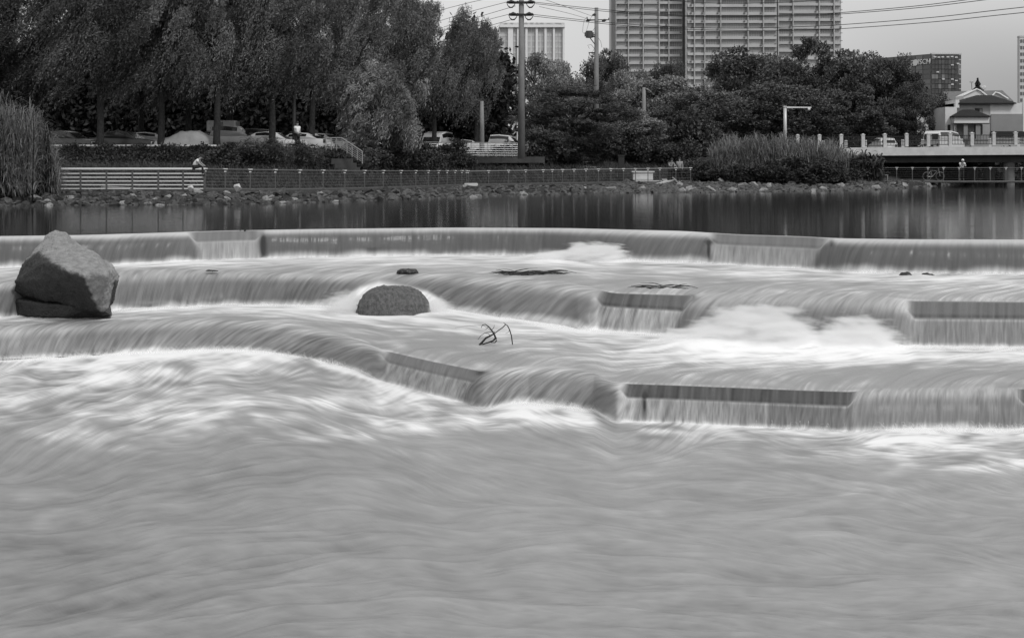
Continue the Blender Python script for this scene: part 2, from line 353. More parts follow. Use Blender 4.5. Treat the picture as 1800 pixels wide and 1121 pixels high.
# water heaped against the boulder in the middle of the second weir
heap = np.exp(-((PXg-672)/62.)**2)
Dd -= np.where(SEC == 3, heap*.75*sm(.15, .8, TT), 0)
Dd -= np.where(SEC == 4, heap*.75*(1-sm(0, .22, TT)), 0)
archy = np.interp(PXg, [556, 600, 636, 668, 712, 752, 784, 806], [546, 520, 498, 489, 497, 508, 528, 548])
ins = sm(-3, 9, PY-archy)*(SEC == 3)*sm(545, 600, PXg)*(1-sm(770, 812, PXg))
foam_tone = np.where(ins > .01, np.maximum(foam_tone, ins*np.clip(.80+.08*mid+.06*fine, 0, .95)), foam_tone); wet *= 1-ins
_v = (SEC == 4)*.85*np.exp(-((PXg-685)/115.)**2)*(1-sm(.0, .18, TT)); foam_tone = np.where(_v > .01, np.maximum(foam_tone, _v), foam_tone)
Dd -= np.where(SEC == 5, patches([(110, 600, 10, 60, .10), (170, 600, 8, 60, .08), (20, 600, 30, 60, .15)]), 0)
Xw = (PXg-HX)/F*D
V = np.stack([Xw, Dd, Zd], -1)
# ---- material
def water_mat(name, base, pool=False):
    m = bpy.data.materials.new(name); m.use_nodes = True; t = m.node_tree; b = t.nodes['Principled BSDF']
    def N(ty, **k):
        n = t.nodes.new(ty)
        for a, c in k.items(): setattr(n, a, c)
        return n
    if pool:
        b.inputs['Base Color'].default_value = (base, base, base, 1); b.inputs['Roughness'].default_value = .06; b.inputs['IOR'].default_value = 1.33
        tc = N('ShaderNodeTexCoord'); mp = N('ShaderNodeMapping'); mp.inputs[3].default_value = (1, 2.2, 1)
        t.links.new(tc.outputs['Object'], mp.inputs[0])
        n = N('ShaderNodeTexNoise'); n.inputs['Scale'].default_value = 1.1; n.inputs['Detail'].default_value = 4
        t.links.new(mp.outputs[0], n.inputs['Vector'])
        bp = N('ShaderNodeBump'); bp.inputs['Strength'].default_value = .05; bp.inputs['Distance'].default_value = .12
        t.links.new(n.outputs[0], bp.inputs['Height']); t.links.new(bp.outputs[0], b.inputs['Normal'])
        return m
    a = N('ShaderNodeAttribute'); a.attribute_name = 'foam_tone'; wa = N('ShaderNodeAttribute'); wa.attribute_name = 'wet'
    mr = N('ShaderNodeMix', data_type='FLOAT'); mr.inputs[2].default_value = base; mr.inputs[3].default_value = .90
    mr.clamp_factor = False; t.links.new(a.outputs['Fac'], mr.inputs[0])
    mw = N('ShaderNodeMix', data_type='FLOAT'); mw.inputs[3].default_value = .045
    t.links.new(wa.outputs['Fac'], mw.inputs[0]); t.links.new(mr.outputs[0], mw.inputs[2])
    t.links.new(mw.outputs[0], b.inputs['Base Color'])
    rr = N('ShaderNodeMapRange'); rr.inputs[3].default_value = .38; rr.inputs[4].default_value = .85
    t.links.new(a.outputs['Fac'], rr.inputs[0]); t.links.new(rr.outputs[0], b.inputs['Roughness'])
    q1 = N('ShaderNodeMapRange'); q1.inputs[1].default_value = .62; q1.inputs[2].default_value = .9; t.links.new(wa.outputs['Fac'], q1.inputs[0])
    q2 = N('ShaderNodeMix', data_type='FLOAT'); q2.inputs[3].default_value = .14; t.links.new(q1.outputs[0], q2.inputs[0]); t.links.new(rr.outputs[0], q2.inputs[2]); t.links.new(q2.outputs[0], b.inputs['Roughness'])
    b.inputs['IOR'].default_value = 1.33
    ss = N('ShaderNodeMapRange'); ss.inputs[3].default_value = .5; ss.inputs[4].default_value = .1
    t.links.new(a.outputs['Fac'], ss.inputs[0]); t.links.new(ss.outputs[0], b.inputs['Specular IOR Level'])
    return m
m_pool = water_mat('still_water', .028, True)
m_silk = water_mat('silky_water', .255)
idx = np.arange(NR*NC).reshape(NR, NC)
allF = np.stack([idx[:-1, :-1], idx[1:, :-1], idx[1:, 1:], idx[:-1, 1:]], -1)
# vertex normals of the whole sheet, so that its sections shade as one
dR = np.gradient(V, axis=0); dC = np.gradient(V, axis=1)
Nn = np.cross(dR, dC); Nn /= np.linalg.norm(Nn, axis=-1, keepdims=True)+1e-9
cuts = [('upper_pool_water', 0), ('upper_waterfall', 1), ('upper_terrace_water', 2), ('middle_waterfall', 3), ('middle_terrace_water', 4), ('lower_waterfall', 5), ('lower_pool_water', 6)]
for nm, s in cuts:
    r0 = int(np.where(sec == s)[0][0]); r1 = int(np.where(sec == s)[0][-1])+1; r1 = min(r1, NR-1)
    sub = slice(r0, r1+1); n_ = r1+1-r0
    ii = np.arange(n_*NC).reshape(n_, NC); ff = np.stack([ii[:-1, :-1], ii[1:, :-1], ii[1:, 1:], ii[:-1, 1:]], -1).reshape(-1, 4)
    me = mesh_np(nm, V[sub].reshape(-1, 3), ff, m_pool if s == 0 else m_silk, True, {'foam_tone': ('POINT', foam_tone[sub]), 'wet': ('POINT', wet[sub])})
    me.normals_split_custom_set_from_vertices(Nn[sub].reshape(-1, 3).tolist())
    tag(obj(nm, me), kind='structure')

def WD(py, z): return (EYE-z)*F/(py-HY)
# ================================================================ LAND
shoreD = interp([(-3000, 56), (-200, 58), (0, 58.3), (400, 60), (600, 64.5), (800, 72), (900, 76), (1100, 84), (1300, 87.5), (1500, 91.5), (1590, 101), (1690, 124), (1720, 185), (1900, 190), (4500, 190)])
fenceD = interp([(-3000, 66), (360, 66), (440, 67), (527, 69.5), (606, 74), (674, 79.5), (731, 85), (771, 89.5), (800, 93), (820, 95.5), (1215, 100), (1330, 104), (1500, 108), (1590, 112), (1690, 127), (1720, 189), (4500, 194)])
wallD = interp([(-3000, 86), (360, 86), (480, 88), (600, 96), (740, 112), (820, 118), (920, 120), (1050, 128), (1250, 136), (1500, 146), (1600, 158), (1690, 170), (1720, 196), (4500, 200)])
walkZ = interp([(0, .49), (360, .49), (820, .27), (1215, .48), (1500, .45), (1900, .45)])
m_earth = mat('bank_earth', .03, 1, .055, 1.5, .6, 8, spec=.05)
m_road = mat('asphalt', .05, 1, .07, 3, .2, 40, spec=.08)
m_paving = mat('walkway_paving', .05, .85, .08, 4, .2, 20)
tpx = np.concatenate([[-3000, -1500, -700, -300], np.arange(-100, 1950, 14), [2200, 3000, 4500]]).astype(float)
tprof = []
for x in tpx:
    s_, f_, wl, zw = float(shoreD(x)), float(fenceD(x)), float(wallD(x)), float(walkZ(x))
    if x > 1590: pr = [(s_-4, -1.2), (s_, -.1), (min(s_+2, f_-.2), .25), (f_+1, .45), (wl-.4, .9), (wl, 1.1), (wl+6, 1.8), (wl+60, 2.6), (600, 3.0), (5000, 3.0)]
    else: pr = [(s_-4, -1.2), (s_, -.12), ((s_+f_)/2, (zw-.12)*.45), (f_-.2, zw-.1), (f_+2.6, zw), (wl-.5, 1.5), (wl+.35, 2.2), (wl+14, 2.35), (600, 3.0), (5000, 3.0)]
    tprof.append(pr)
tp = np.array(tprof)
tv = []
for k in range(tp.shape[1]):
    tv.append(np.stack([(tpx-HX)/F*tp[:, k, 0], tp[:, k, 0], tp[:, k, 1]], -1))
tv = np.array(tv)
# refine rows between profile points and roughen the natural ones
rows = []
for k in range(len(tv)-1):
    n = 5 if k < 6 else 2
    for j in range(n):
        r = tv[k]*(1-j/n)+tv[k+1]*(j/n)
        if k in (1, 2, 4): r[:, 2] += rng.normal(0, .07, len(r))
        rows.append(r)
rows.append(tv[-1]); rows = np.array(rows)
ii = np.arange(rows.shape[0]*rows.shape[1]).reshape(rows.shape[:2])
tag(obj('ground', mesh_np('ground', rows.reshape(-1, 3), np.stack([ii[:-1, :-1], ii[:-1, 1:], ii[1:, 1:], ii[1:, :-1]], -1).reshape(-1, 4), m_earth, True)), kind='structure')
# river bed under the water sheet, out to the sides, and the near bank under the camera
mb = MB(); mb.add([(-400, -30, -3.2), (400, -30, -3.2), (400, 200, -3.2), (-400, 200, -3.2)], [(0, 1, 2, 3)])
tag(mb.obj('river_bed', m_earth), kind='structure')
def strip(name, px0, px1, fn0, fn1, z0, z1, m, step=14, thick=.12, kind='structure'):
    xs = np.arange(px0, px1+1, step); mbq = MB()
    q = []
    for x in xs:
        a, b = fn0(x), fn1(x); za = z0(x) if callable(z0) else z0; zb = z1(x) if callable(z1) else z1
        q.append([((x-HX)/F*a, a, za), ((x-HX)/F*b, b, zb), ((x-HX)/F*b, b, zb-thick), ((x-HX)/F*a, a, za-thick)])
    vs = [p for r in q for p in r]; fs = []
    for i in range(len(q)-1):
        for j in range(4): fs.append((4*i+j, 4*i+(j+1) % 4, 4*(i+1)+(j+1) % 4, 4*(i+1)+j))
    mbq.add(vs, [tuple(reversed(f)) for f in fs])
    o = mbq.obj(name, m)
    if kind: tag(o, kind=kind)
    return o
strip('walkway', -100, 1225, lambda x: fenceD(x)-.25, lambda x: fenceD(x)+2.4, lambda x: walkZ(x)+.07, lambda x: walkZ(x)+.075, m_paving)
strip('road', -500, 1420, lambda x: wallD(x)+.9, lambda x: wallD(x)+11, 2.38, 2.42, m_road, 20)
# ---------------------------------------------------------------- riprap
def rock_mesh(name, seed, m, sub=0, flat=.78, n=14):
    r = random.Random(seed); bm = bmesh.new()
    for _ in range(n):
        v = Vector((r.gauss(0, 1), r.gauss(0, 1), r.gauss(0, 1))).normalized(); v *= r.uniform(.75, 1.05)
        bm.verts.new((v.x, v.y*.85, v.z*flat))
    res = bmesh.ops.convex_hull(bm, input=bm.verts)
    bmesh.ops.delete(bm, geom=[g for g in res['geom_interior'] if isinstance(g, bmesh.types.BMVert)], context='VERTS')
    if sub:
        bmesh.ops.subdivide_edges(bm, edges=bm.edges[:], cuts=sub, use_grid_fill=True)
    me = bpy.data.meshes.new(name); bm.to_mesh(me); bm.free(); me.materials.append(m); return me
m_rockA = mat('riprap_stone', .03, .8, .115, 2.5, .5, 12); m_rockB = mat('dark_riprap_stone', .014, .75, .05, 2.5, .5, 12); m_rockC = mat('pale_riprap_stone', .16, .85, .34, 2.5, .5, 12)
RK = [rock_mesh('rock', 100+i, [m_rockA, m_rockB, m_rockA, m_rockC, m_rockB, m_rockA][i % 6], n=12+i % 4) for i in range(12)]
cand = []
for x in np.arange(-60, 1700, 1.0):
    pass
r_ = random.Random(5)
for k in range(3900):
    x = r_.uniform(-70, 1705) if k < 2300 else r_.uniform(1060, 1690)
    s_, f_ = float(shoreD(x)), float(fenceD(x)-.35)
    u = r_.random(); Dk = s_-.25+(f_-s_)*u
    zz = -.12+(float(walkZ(x)))*u*(1.0 if x < 1600 else .5)
    size = r_.uniform(.11, .26)*(s_/62.)**.35; u = u**.8
    if r_.random() < .05: size *= 1.5
    cand.append((size*F/Dk, x, Dk, zz, size, (r_.choice([0, 3, 9, 2, 5, 3]) if x > 1040 else r_.choice([0, 1, 2, 4, 7, 10, 6, 5, 1, 3])), r_.uniform(0, 6.3), u))
cand.sort(reverse=True)
def rock_place(c):
    _, x, Dk, zz, size, vi, rz = c[:7]
    return Vector(((x-HX)/F*Dk, Dk, zz+size*.18)), size, vi, rz
LMX = [60, 145, 235, 300, 360, 420, 500, 570, 640, 710, 770, 820, 870, 930, 1000, 1060, 1110, 1150, 1220, 1290, 1350, 1420, 1500, 1560, 1620]
LM = ['below the tall reeds', 'below the first slatted panels', 'below the middle slatted panels', 'below the last slatted panels', 'below the seated person', 'just right of the seated person', 'below the arching shrubs', 'below the standing person', 'below the stairs', 'below the pale young willow', 'below the white van', 'left of the walkway bend', 'right of the walkway bend', 'below the tall utility pole', 'left of the feathery tree', 'below the feathery tree', 'below the dark gate post', 'below the concrete box', 'below the people at the railing', 'left of the reed bed', 'under the left reeds', 'under the middle reeds', 'below the camera pole', 'below the drooping canes', 'below the boardwalk bench', 'below the bicycle']
nmade = 0; rest = []
for c in cand:
    if -20 < c[1] < 1800 and nmade < 300:
        loc, size, vi, rz = rock_place(c)
        o = obj('rock', RK[vi], loc=loc); o.scale = (size*1.15, size, size*.95); o.rotation_euler = (0.6*math.sin(rz*7), .6*math.cos(rz*5), rz)
        tone = {0: 'grey', 2: 'grey', 5: 'grey', 1: 'dark', 4: 'dark', 3: 'pale'}[vi % 6]
        where = LM[int(np.searchsorted(LMX, c[1]))]; rowp = 'at the water line' if c[7] < .3 else 'half way up the stones' if c[7] < .68 else 'on top of the stones'
        tag(o, f'{tone} angular stone {rowp}, {where}', 'rock', 'riprap stones along the far shore')
        nmade += 1
    else: rest.append(c)
vs, fs = [], []
for c in rest:
    loc, size, vi, rz = rock_place(c); me = RK[vi]
    M = Matrix.Translation(loc) @ Matrix.Rotation(rz, 4, 'Z') @ Matrix.Diagonal((size*1.1, size, size*.9, 1))
    k = len(vs); vs += [tuple(M @ v.co) for v in me.vertices]; fs += [tuple(k+i for i in p.vertices) for p in me.polygons]
me = bpy.data.meshes.new('rubble'); me.from_pydata(vs, [], fs); me.materials.append(m_rockA)
tag(obj('rubble', me), 'small broken stones filling the shore between the larger riprap', 'rubble', kind='stuff')
# ---------------------------------------------------------------- boulders standing in the cascades
def boulder(name, pts, m, seed, amp, label, cat='boulder', cuts=5, smooth_it=2, fine=.012):
    bm = bmesh.new()
    for p in pts: bm.verts.new(p)
    res = bmesh.ops.convex_hull(bm, input=bm.verts)
    bmesh.ops.delete(bm, geom=[g for g in set(res['geom_interior']) if isinstance(g, bmesh.types.BMVert)], context='VERTS')
    for _ in range(cuts):
        long = [e for e in bm.edges if e.calc_length() > .05]
        if not long or len(bm.faces) > 60000: break
        bmesh.ops.subdivide_edges(bm, edges=long, cuts=1)
        bmesh.ops.triangulate(bm, faces=[f for f in bm.faces if len(f.verts) > 3])
    for _ in range(smooth_it): bmesh.ops.smooth_vert(bm, verts=bm.verts, factor=.5, use_axis_x=True, use_axis_y=True, use_axis_z=True)
    bm.normal_update()
    for v in bm.verts:
        q = v.co*1.7+Vector((seed, 0, 0))
        d = amp*mnoise.fractal(q, .9, 2.1, 4)+fine*mnoise.fractal(q*9, .8, 2, 3)
        v.co += v.normal*d
    me = bpy.data.meshes.new(name); bm.to_mesh(me); bm.free(); me.materials.append(m)
    me.polygons.foreach_set('use_smooth', [True]*len(me.polygons))
    o = obj(name, me); tag(o, label, cat); return o
m_boulder = mat('boulder_granite', .17, .75, .34, 7, .8, 24, detail=8, attr='shade_mul')
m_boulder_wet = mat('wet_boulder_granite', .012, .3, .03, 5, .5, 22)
Q = lambda x, y, d: tuple(P(x, y, d))
big = [Q(84, 412, 30.00), Q(97, 406, 30.10), Q(112, 410, 30.00), Q(122, 427, 29.60), Q(64, 434, 29.60), Q(50, 455, 29.30), Q(22, 497, 29.20), Q(25, 514, 29.50), Q(36, 528, 30.00), Q(74, 462, 28.55), Q(88, 464, 28.35),
       Q(143, 482, 27.75), Q(186, 479, 28.05), Q(206, 472, 28.80), Q(211, 483, 28.90), Q(197, 532, 28.90), Q(181, 549, 28.70), Q(166, 546, 28.60), Q(120, 540, 29.35), Q(70, 530, 29.80),
       Q(160, 446, 29.50), Q(60, 520, 30.80), Q(180, 520, 30.60), Q(110, 450, 31.00)]
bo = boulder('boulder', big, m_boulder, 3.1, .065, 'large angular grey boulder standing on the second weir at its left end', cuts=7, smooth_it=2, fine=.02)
# shade painted into the colour of its overhanging front, ragged above; rest pale granite
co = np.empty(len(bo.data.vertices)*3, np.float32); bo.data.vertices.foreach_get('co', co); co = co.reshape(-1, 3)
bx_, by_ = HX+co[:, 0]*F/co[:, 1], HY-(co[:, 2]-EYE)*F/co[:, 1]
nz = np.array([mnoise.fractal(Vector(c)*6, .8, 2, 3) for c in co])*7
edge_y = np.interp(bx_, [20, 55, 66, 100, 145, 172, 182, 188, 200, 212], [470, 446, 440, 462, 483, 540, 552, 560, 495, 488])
shade_mul = 1-.86*sm(-3, 7, by_-edge_y+nz)
at_ = bo.data.attributes.new('shade_mul', 'FLOAT', 'POINT'); at_.data.foreach_set('value', shade_mul.astype(np.float32))
base = [Q(26, 528, 29.30), Q(26, 560, 29.30), Q(110, 560, 29.00), Q(200, 556, 29.00), Q(192, 526, 29.50), Q(60, 520, 29.60), Q(120, 525, 29.20), Q(170, 540, 28.80), Q(60, 560, 30.80), Q(190, 560, 30.80), Q(60, 520, 30.80), Q(180, 520, 30.80)]
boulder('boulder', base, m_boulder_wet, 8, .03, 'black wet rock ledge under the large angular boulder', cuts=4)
cx0, cy0, cD = 686, 549, 29.6
dome = []
for i in range(14):
    a = 2*math.pi*i/14
    for (rr, hh) in ((1.0, -.2), (.93, .18), (.74, .37), (.40, .49)):
        rr *= 1+.05*math.sin(2*a+1)+.04*math.sin(5*a); dome.append((P(cx0, cy0, cD).x+(rr*.78*math.cos(a))+.02+.05*hh, cD+.35+rr*.62*math.sin(a), P(cx0, cy0, cD).z+hh*1.0+.03*math.sin(a*3)))
dome.append((P(683, cy0, cD).x, cD+.3, P(cx0, cy0, cD).z+.50))
m_boulder2 = mat('pitted_granite', .06, .75, .19, 14, 1.0, 40, detail=8)
boulder('boulder', dome, m_boulder2, 5.2, .03, 'rounded pitted boulder that the second fall spills around', cuts=6, smooth_it=3, fine=.02)
for x, y, w_, h_, Dk, lab in [(715, 476, 22, 4, WD(476, -.72), 'flat dark rock just breaking the surface above the rounded boulder'), (372, 475, 13, 2, WD(475, -.72), 'tiny dark rock awash on the upper terrace near the large boulder'),
                         (1592, 481, 14, 3.5, WD(482, -.70), 'dark stone at the foot of the upper fall, partner to its left of a pair'), (1632, 481, 14, 4, WD(482, -.70), 'dark stone at the foot of the upper fall, right one of a pair')]:
    c = P(x, y, Dk); wx = w_/F*Dk; hx = h_/F*Dk
    pts = [(c.x+wx*math.cos(a)*r1, c.y+wx*.7*math.sin(a)*r1, c.z+hz) for a in np.arange(0, 6.28, .8) for r1, hz in ((1, -hx*1.2), (.8, hx*.3), (.4, hx*.9))]
    boulder('rock', pts, m_boulder_wet, x*.37, .07, lab.replace(', partner to its left of a pair', ', left one of a pair'), 'rock', cuts=2, smooth_it=1)
# drift piles and branches caught on the sills
m_wood = mat('wet_driftwood', .012, .6, .035, 10)
def twig(mb, p0, d0, L, r0, bend, n=7, rnd=random.Random(3)):
    pts = [Vector(p0)]; d = Vector(d0).normalized()
    for i in range(n):
        d = (d+Vector(bend)/n+Vector((rnd.gauss(0, .07), rnd.gauss(0, .07), rnd.gauss(0, .07)))).normalized(); pts.append(pts[-1]+d*L/n)
    mb.tube(pts, [r0*(1-.75*i/n) for i in range(n+1)], 5); return pts
def drift(x, y, Dk, wpx, hpx, seed, label):
    r = random.Random(seed); c = P(x, y, Dk); mb = MB()
    for k in range(46):
        a = r.uniform(-1, 1); px_ = x+a*wpx; h = hpx*(1-a*a)*r.random()
        p = P(px_, y+2, Dk+r.uniform(-.3, .3)); d = (r.choice((-1, 1))*r.uniform(.7, 1), r.uniform(-.4, .4), r.uniform(0, .35)*1)
        p.z = c.z-.05+h/F*Dk*.8
        twig(mb, p, d, r.uniform(.25, .7), r.uniform(.008, .02), (0, 0, -.5), 4, r)
    tag(mb.obj('driftwood', m_wood), label, 'driftwood')
drift(955, 480, WD(481, -.74), 36, 8, 1, 'heap of dark twigs stranded on the upper terrace near its middle')
drift(1170, 503, WD(504, -.74), 26, 6, 2, 'dark twigs caught above the square sill block of the second weir')
drift(905, 478, WD(480, -.73), 14, 3, 4, 'few thin twigs beside the larger heap on the upper terrace')
Db = WD(604, -1.44)
br = empty('fallen_branch', P(856, 604, Db)); o0 = P(856, 604, Db)
tag(br, 'bare black branch sticking up out of the foaming middle terrace', 'branch')
def brpart(name, pix, r0, r1, dy=0):
    mb = MB(); n = len(pix)
    pts = [P(a, b, Db+dy+.05*math.sin(i*2))-o0 for i, (a, b) in enumerate(pix)]
    mb.tube(pts, [.6*(r0+(r1-r0)*i/(n-1)) for i in range(n)], 6); mb.obj(name, m_wood, br, True)
brpart('stem', [(843, 606), (848, 601), (854, 594), (862, 590), (868, 587), (870, 590)], .035, .02)
brpart('twig', [(872, 596), (869, 588), (864, 580), (859, 574), (853, 570), (848, 571), (846, 576)], .030, .007)
brpart('twig', [(868, 587), (873, 583), (877, 580), (883, 576), (889, 570), (892, 572), (896, 580), (899, 590), (901, 605)], .013, .017, .1)
brpart('twig', [(870, 584), (862, 583), (852, 585), (845, 590), (840, 597)], .012, .006, -.1)
brpart('twig', [(872, 594), (866, 599), (858, 602), (848, 605)], .03, .02)
brpart('twig', [(873, 598), (870, 602), (863, 602)], .02, .012, .05)
brpart('twig', [(862, 580), (850, 572), (835, 572), (818, 573), (800, 576)], .006, .004, .2)
brpart('twig', [(889, 570), (885, 567)], .012, .006, .1)
brpart('twig', [(864, 580), (868, 576), (869, 571)], .010, .004, .06)
brpart('twig', [(859, 574), (855, 578), (852, 579)], .010, .004, .02)
brpart('twig', [(862, 590), (858, 586), (853, 585)], .009, .004, -.05)
brpart('twig', [(896, 580), (893, 584), (888, 586)], .008, .003, .12)
# the snag on the upper sill
mb = MB(); c = P(428, 405, 36.6)
twig(mb, c+Vector((0, 0, -.08)), (.15, 0, 1), .26, .03, (.9, 0, -.3), 5); twig(mb, c+Vector((0, 0, -.05)), (-.8, 0, .5), .12, .02, (0, 0, .3), 4)
tag(mb.obj('driftwood', m_wood), 'small black snag perched on the crest of the upper weir', 'driftwood')
# ================================================================ VEGETATION
def foliage_mat(name, v, trans=.12):
    return mat(name, v*.75, .6, v*1.35, .35, attr='tone', trans=trans, spec=.3, detail=3)
m_willow = foliage_mat('willow_leaves', .07); m_willow_pale = foliage_mat('pale_willow_leaves', .19)
m_willow_mid = foliage_mat('mid_willow_leaves', .125)
m_broad = foliage_mat('broad_leaves', .085); m_broad_mid = foliage_mat('mid_broad_leaves', .19); m_feather = foliage_mat('feathery_leaves', .08)
m_shrub = foliage_mat('shrub_leaves', .05); m_reed = foliage_mat('reed_leaves', .19, .3); m_grass = foliage_mat('grass_blades', .05)
m_willow_b = foliage_mat('row_willow_leaves', .105)
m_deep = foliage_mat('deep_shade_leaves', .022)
m_bark = mat('bark', .012, .95, .04, 6, .8, 14)
def quads(cen, d, L, Wd, rg, tone=None, seg=1):
    n = len(cen); d = d/(np.linalg.norm(d, axis=1, keepdims=True)+1e-9)
    rnd = rg.standard_normal((n, 3)); s = np.cross(d, rnd); s /= np.linalg.norm(s, axis=1, keepdims=True)+1e-9
    L = np.broadcast_to(L, n)[:, None]; Wd = np.broadcast_to(Wd, n)[:, None]
    a = cen-d*L/2; b = cen+d*L/2
    V = np.stack([a-s*Wd*.25, cen-s*Wd*.5, b, cen+s*Wd*.5], 1).reshape(-1, 3)
    return V, np.arange(4*n).reshape(-1, 4), (tone if tone is not None else rg.uniform(.55, 1.5, n))
def crown_mesh(name, V, Fq, T, m): return mesh_np(name, V, Fq, m, False, {'tone': ('FACE', T)})
def clumps(rg, n, R, H, z0, lump=.35):
    """clump centres in a lumpy crown"""
    u = rg.standard_normal((n, 3)); u /= np.linalg.norm(u, axis=1, keepdims=True)
    r = rg.uniform(.45, 1, n)**.4
    k = 1+lump*np.sin(u[:, 0]*3.1+rg.uniform(0, 6))*np.cos(u[:, 2]*4+rg.uniform(0, 6))
    return np.stack([u[:, 0]*R*r*k, u[:, 1]*R*r*k, z0+H/2+u[:, 2]*H/2*r*k], 1)
def willow(seed, R, H, z0, m, strands=1350, per=40, leaf=(.24, .065), wind=-1.0, drop=(1.0, 3.0), name='crown'):
    rg = np.random.default_rng(seed)
    st = clumps(rg, 80, R*.98, H*.86, z0+H*.16)
    ci = rg.integers(0, len(st), strands); ctone = rg.uniform(.4, 1.75, len(st)); c = st[ci]+rg.normal(0, R*.065, (strands, 3))
    az = np.arctan2(c[:, 1], c[:, 0])+rg.normal(0, .5, strands)
    L = rg.uniform(*drop, strands)
    tt_ = np.linspace(0, 1, per)[None, :]
    up = rg.uniform(.3, 1.5, strands)[:, None]
    out_ = rg.uniform(.3, 1.0, strands)[:, None]
    zz = up*tt_-(up+1.0)*tt_**2*1.0
    xx = np.cos(az)[:, None]*out_*tt_**.8*.8+wind*tt_**1.6*1.0
    yy_ = np.sin(az)[:, None]*out_*tt_**.8*.8
    pts = c[:, None, :]+np.stack([xx, yy_, zz], -1)*L[:, None, None]*.62
    tang = np.gradient(pts, axis=1); tang /= np.linalg.norm(tang, axis=-1, keepdims=True)
    pts = pts.reshape(-1, 3)+rg.normal(0, .11, (strands*per, 3)); d = tang.reshape(-1, 3)+rg.normal(0, .62, (strands*per, 3))+np.array([-.15*np.sign(wind)*-1, 0, 0])
    stone = np.repeat(rg.uniform(.75, 1.25, strands)*ctone[ci], per)*rg.uniform(.7, 1.3, strands*per)
    V, Fq, T = quads(pts, d, rg.uniform(leaf[0]*.7, leaf[0]*1.3, len(pts)), leaf[1], rg, stone)
    return crown_mesh(name, V, Fq, T, m)
def broad(seed, R, H, z0, m, ncl=70, per=330, leaf=(.25, .14), cr=.95, flat=.7, bias=(0, 0, 0), lump=.35, name='crown'):
    rg = np.random.default_rng(seed)
    st = clumps(rg, ncl, R, H, z0, lump)
    rad = rg.uniform(.6, 1.25, ncl)*cr
    u = rg.standard_normal((ncl, per, 3)); u /= np.linalg.norm(u, axis=-1, keepdims=True)
    rr = rg.uniform(.2, 1, (ncl, per, 1))**.45
    pts = st[:, None, :]+u*rr*rad[:, None, None]*np.array([1, 1, flat])*(1+.25*np.sin(u[..., :1]*6+u[..., 2:]*5))
    tone = (rg.uniform(.45, 1.6, (ncl, 1))*rg.uniform(.6, 1.4, (ncl, per))).ravel()
    d = (u*np.array([1, 1, .5])+rg.normal(0, .6, u.shape)+np.array(bias)).reshape(-1, 3)
    V, Fq, T = quads(pts.reshape(-1, 3), d, rg.uniform(leaf[0]*.7, leaf[0]*1.3, ncl*per), leaf[1], rg, tone)
    return crown_mesh(name, V, Fq, T, m)
def trunk_mesh(seed, h, r, limbs=6, spread=2.0, lean=0.0, name='trunk'):
    rd = random.Random(seed); mb = MB()
    pts = [Vector((lean*h*(t**1.4)+.06*math.sin(t*7+seed), .05*math.cos(t*6+seed), h*t)) for t in np.linspace(0, 1, 9)]
    mb.tube(pts, [r*(1.25 if i == 0 else 1)*(1-.55*i/8) for i in range(9)], 9)
    for k in range(limbs):
        b = pts[4+k % 4]; a = rd.uniform(0, 6.28)
        q = [b+Vector((math.cos(a)*spread*t, math.sin(a)*spread*t, h*.38*t**.8)) for t in (0, .3, .65, 1)]
        mb.tube(q, [r*.42, r*.3, r*.2, r*.07], 6)
    return mb.mesh(name, m_bark, True)
WC = [willow(31+i, 4.1, 9.6, 2.6, m_willow) for i in range(3)]
WCm = [willow(41+i, 4.1, 9.6, 2.6, m_willow_mid) for i in range(2)]
WCp = [willow(51, 2.9, 6.4, .9, m_willow_pale, 620, 40, (.30, .05), -.5, (1.0, 2.4))]
WT = [trunk_mesh(61+i, 8.5, .30, 7, 2.4, .02*(i-1)) for i in range(3)]
BC = [broad(71+i, 3.6, 6.6, 2.0, m_broad) for i in range(3)]
BCm = [broad(81+i, 3.4, 6.2, 1.8, m_broad_mid) for i in range(2)]
FE = [broad(91, 3.9, 6.2, 1.2, m_feather, 80, 330, (.34, .06), 1.1, .32, (.5, 0, .2), .2)]
BT = [trunk_mesh(95+i, 6.0, .24, 7, 2.0) for i in range(2)]
BU = [broad(101+i, 1.15, 1.5, .05, [m_shrub, m_grass, m_shrub][i], 26, 150, (.16, .08), .45, .75, (0, 0, 0), .3, 'foliage') for i in range(3)]
BUw = [willow(111, 1.3, 1.7, .2, m_grass, 150, 26, (.26, .035), -.6, (.7, 1.5), 'foliage')]
BS = [trunk_mesh(121, .9, .05, 5, .6, 0, 'stem')]
def tree(kind, px, Dk, ztop, half, label, cat='tree', group=None, crown=None, trunk=None, zg=None, name='tree', rz=None, leafm=None, i=[0]):
    i[0] += 1
    zg = 2.3 if zg is None else zg
    e = empty(name, ((px-HX)/F*Dk, Dk, zg)); tag(e, label, cat, group)
    cb = np.array([v.co[:] for v in crown.vertices]) if 'zt' not in crown else None
    if cb is not None: crown['zt'] = float(np.percentile(cb[:, 2], 99.5)); crown['rx'] = float(np.percentile(np.abs(cb[:, 0]), 97))
    sz = (ztop-zg)/crown['zt']; sx = half*Dk/F/crown['rx']
    c = obj('crown', crown, e); c.scale = (sx, sx, sz); c.rotation_euler = (0, 0, 0 if rz is None else rz)
    if leafm is not None: c.material_slots[0].link = 'OBJECT'; c.material_slots[0].material = leafm
    t = obj('trunk', trunk, e); t.scale = (max(.8, min(1.4, sx)),)*2+(sz,)
    return e
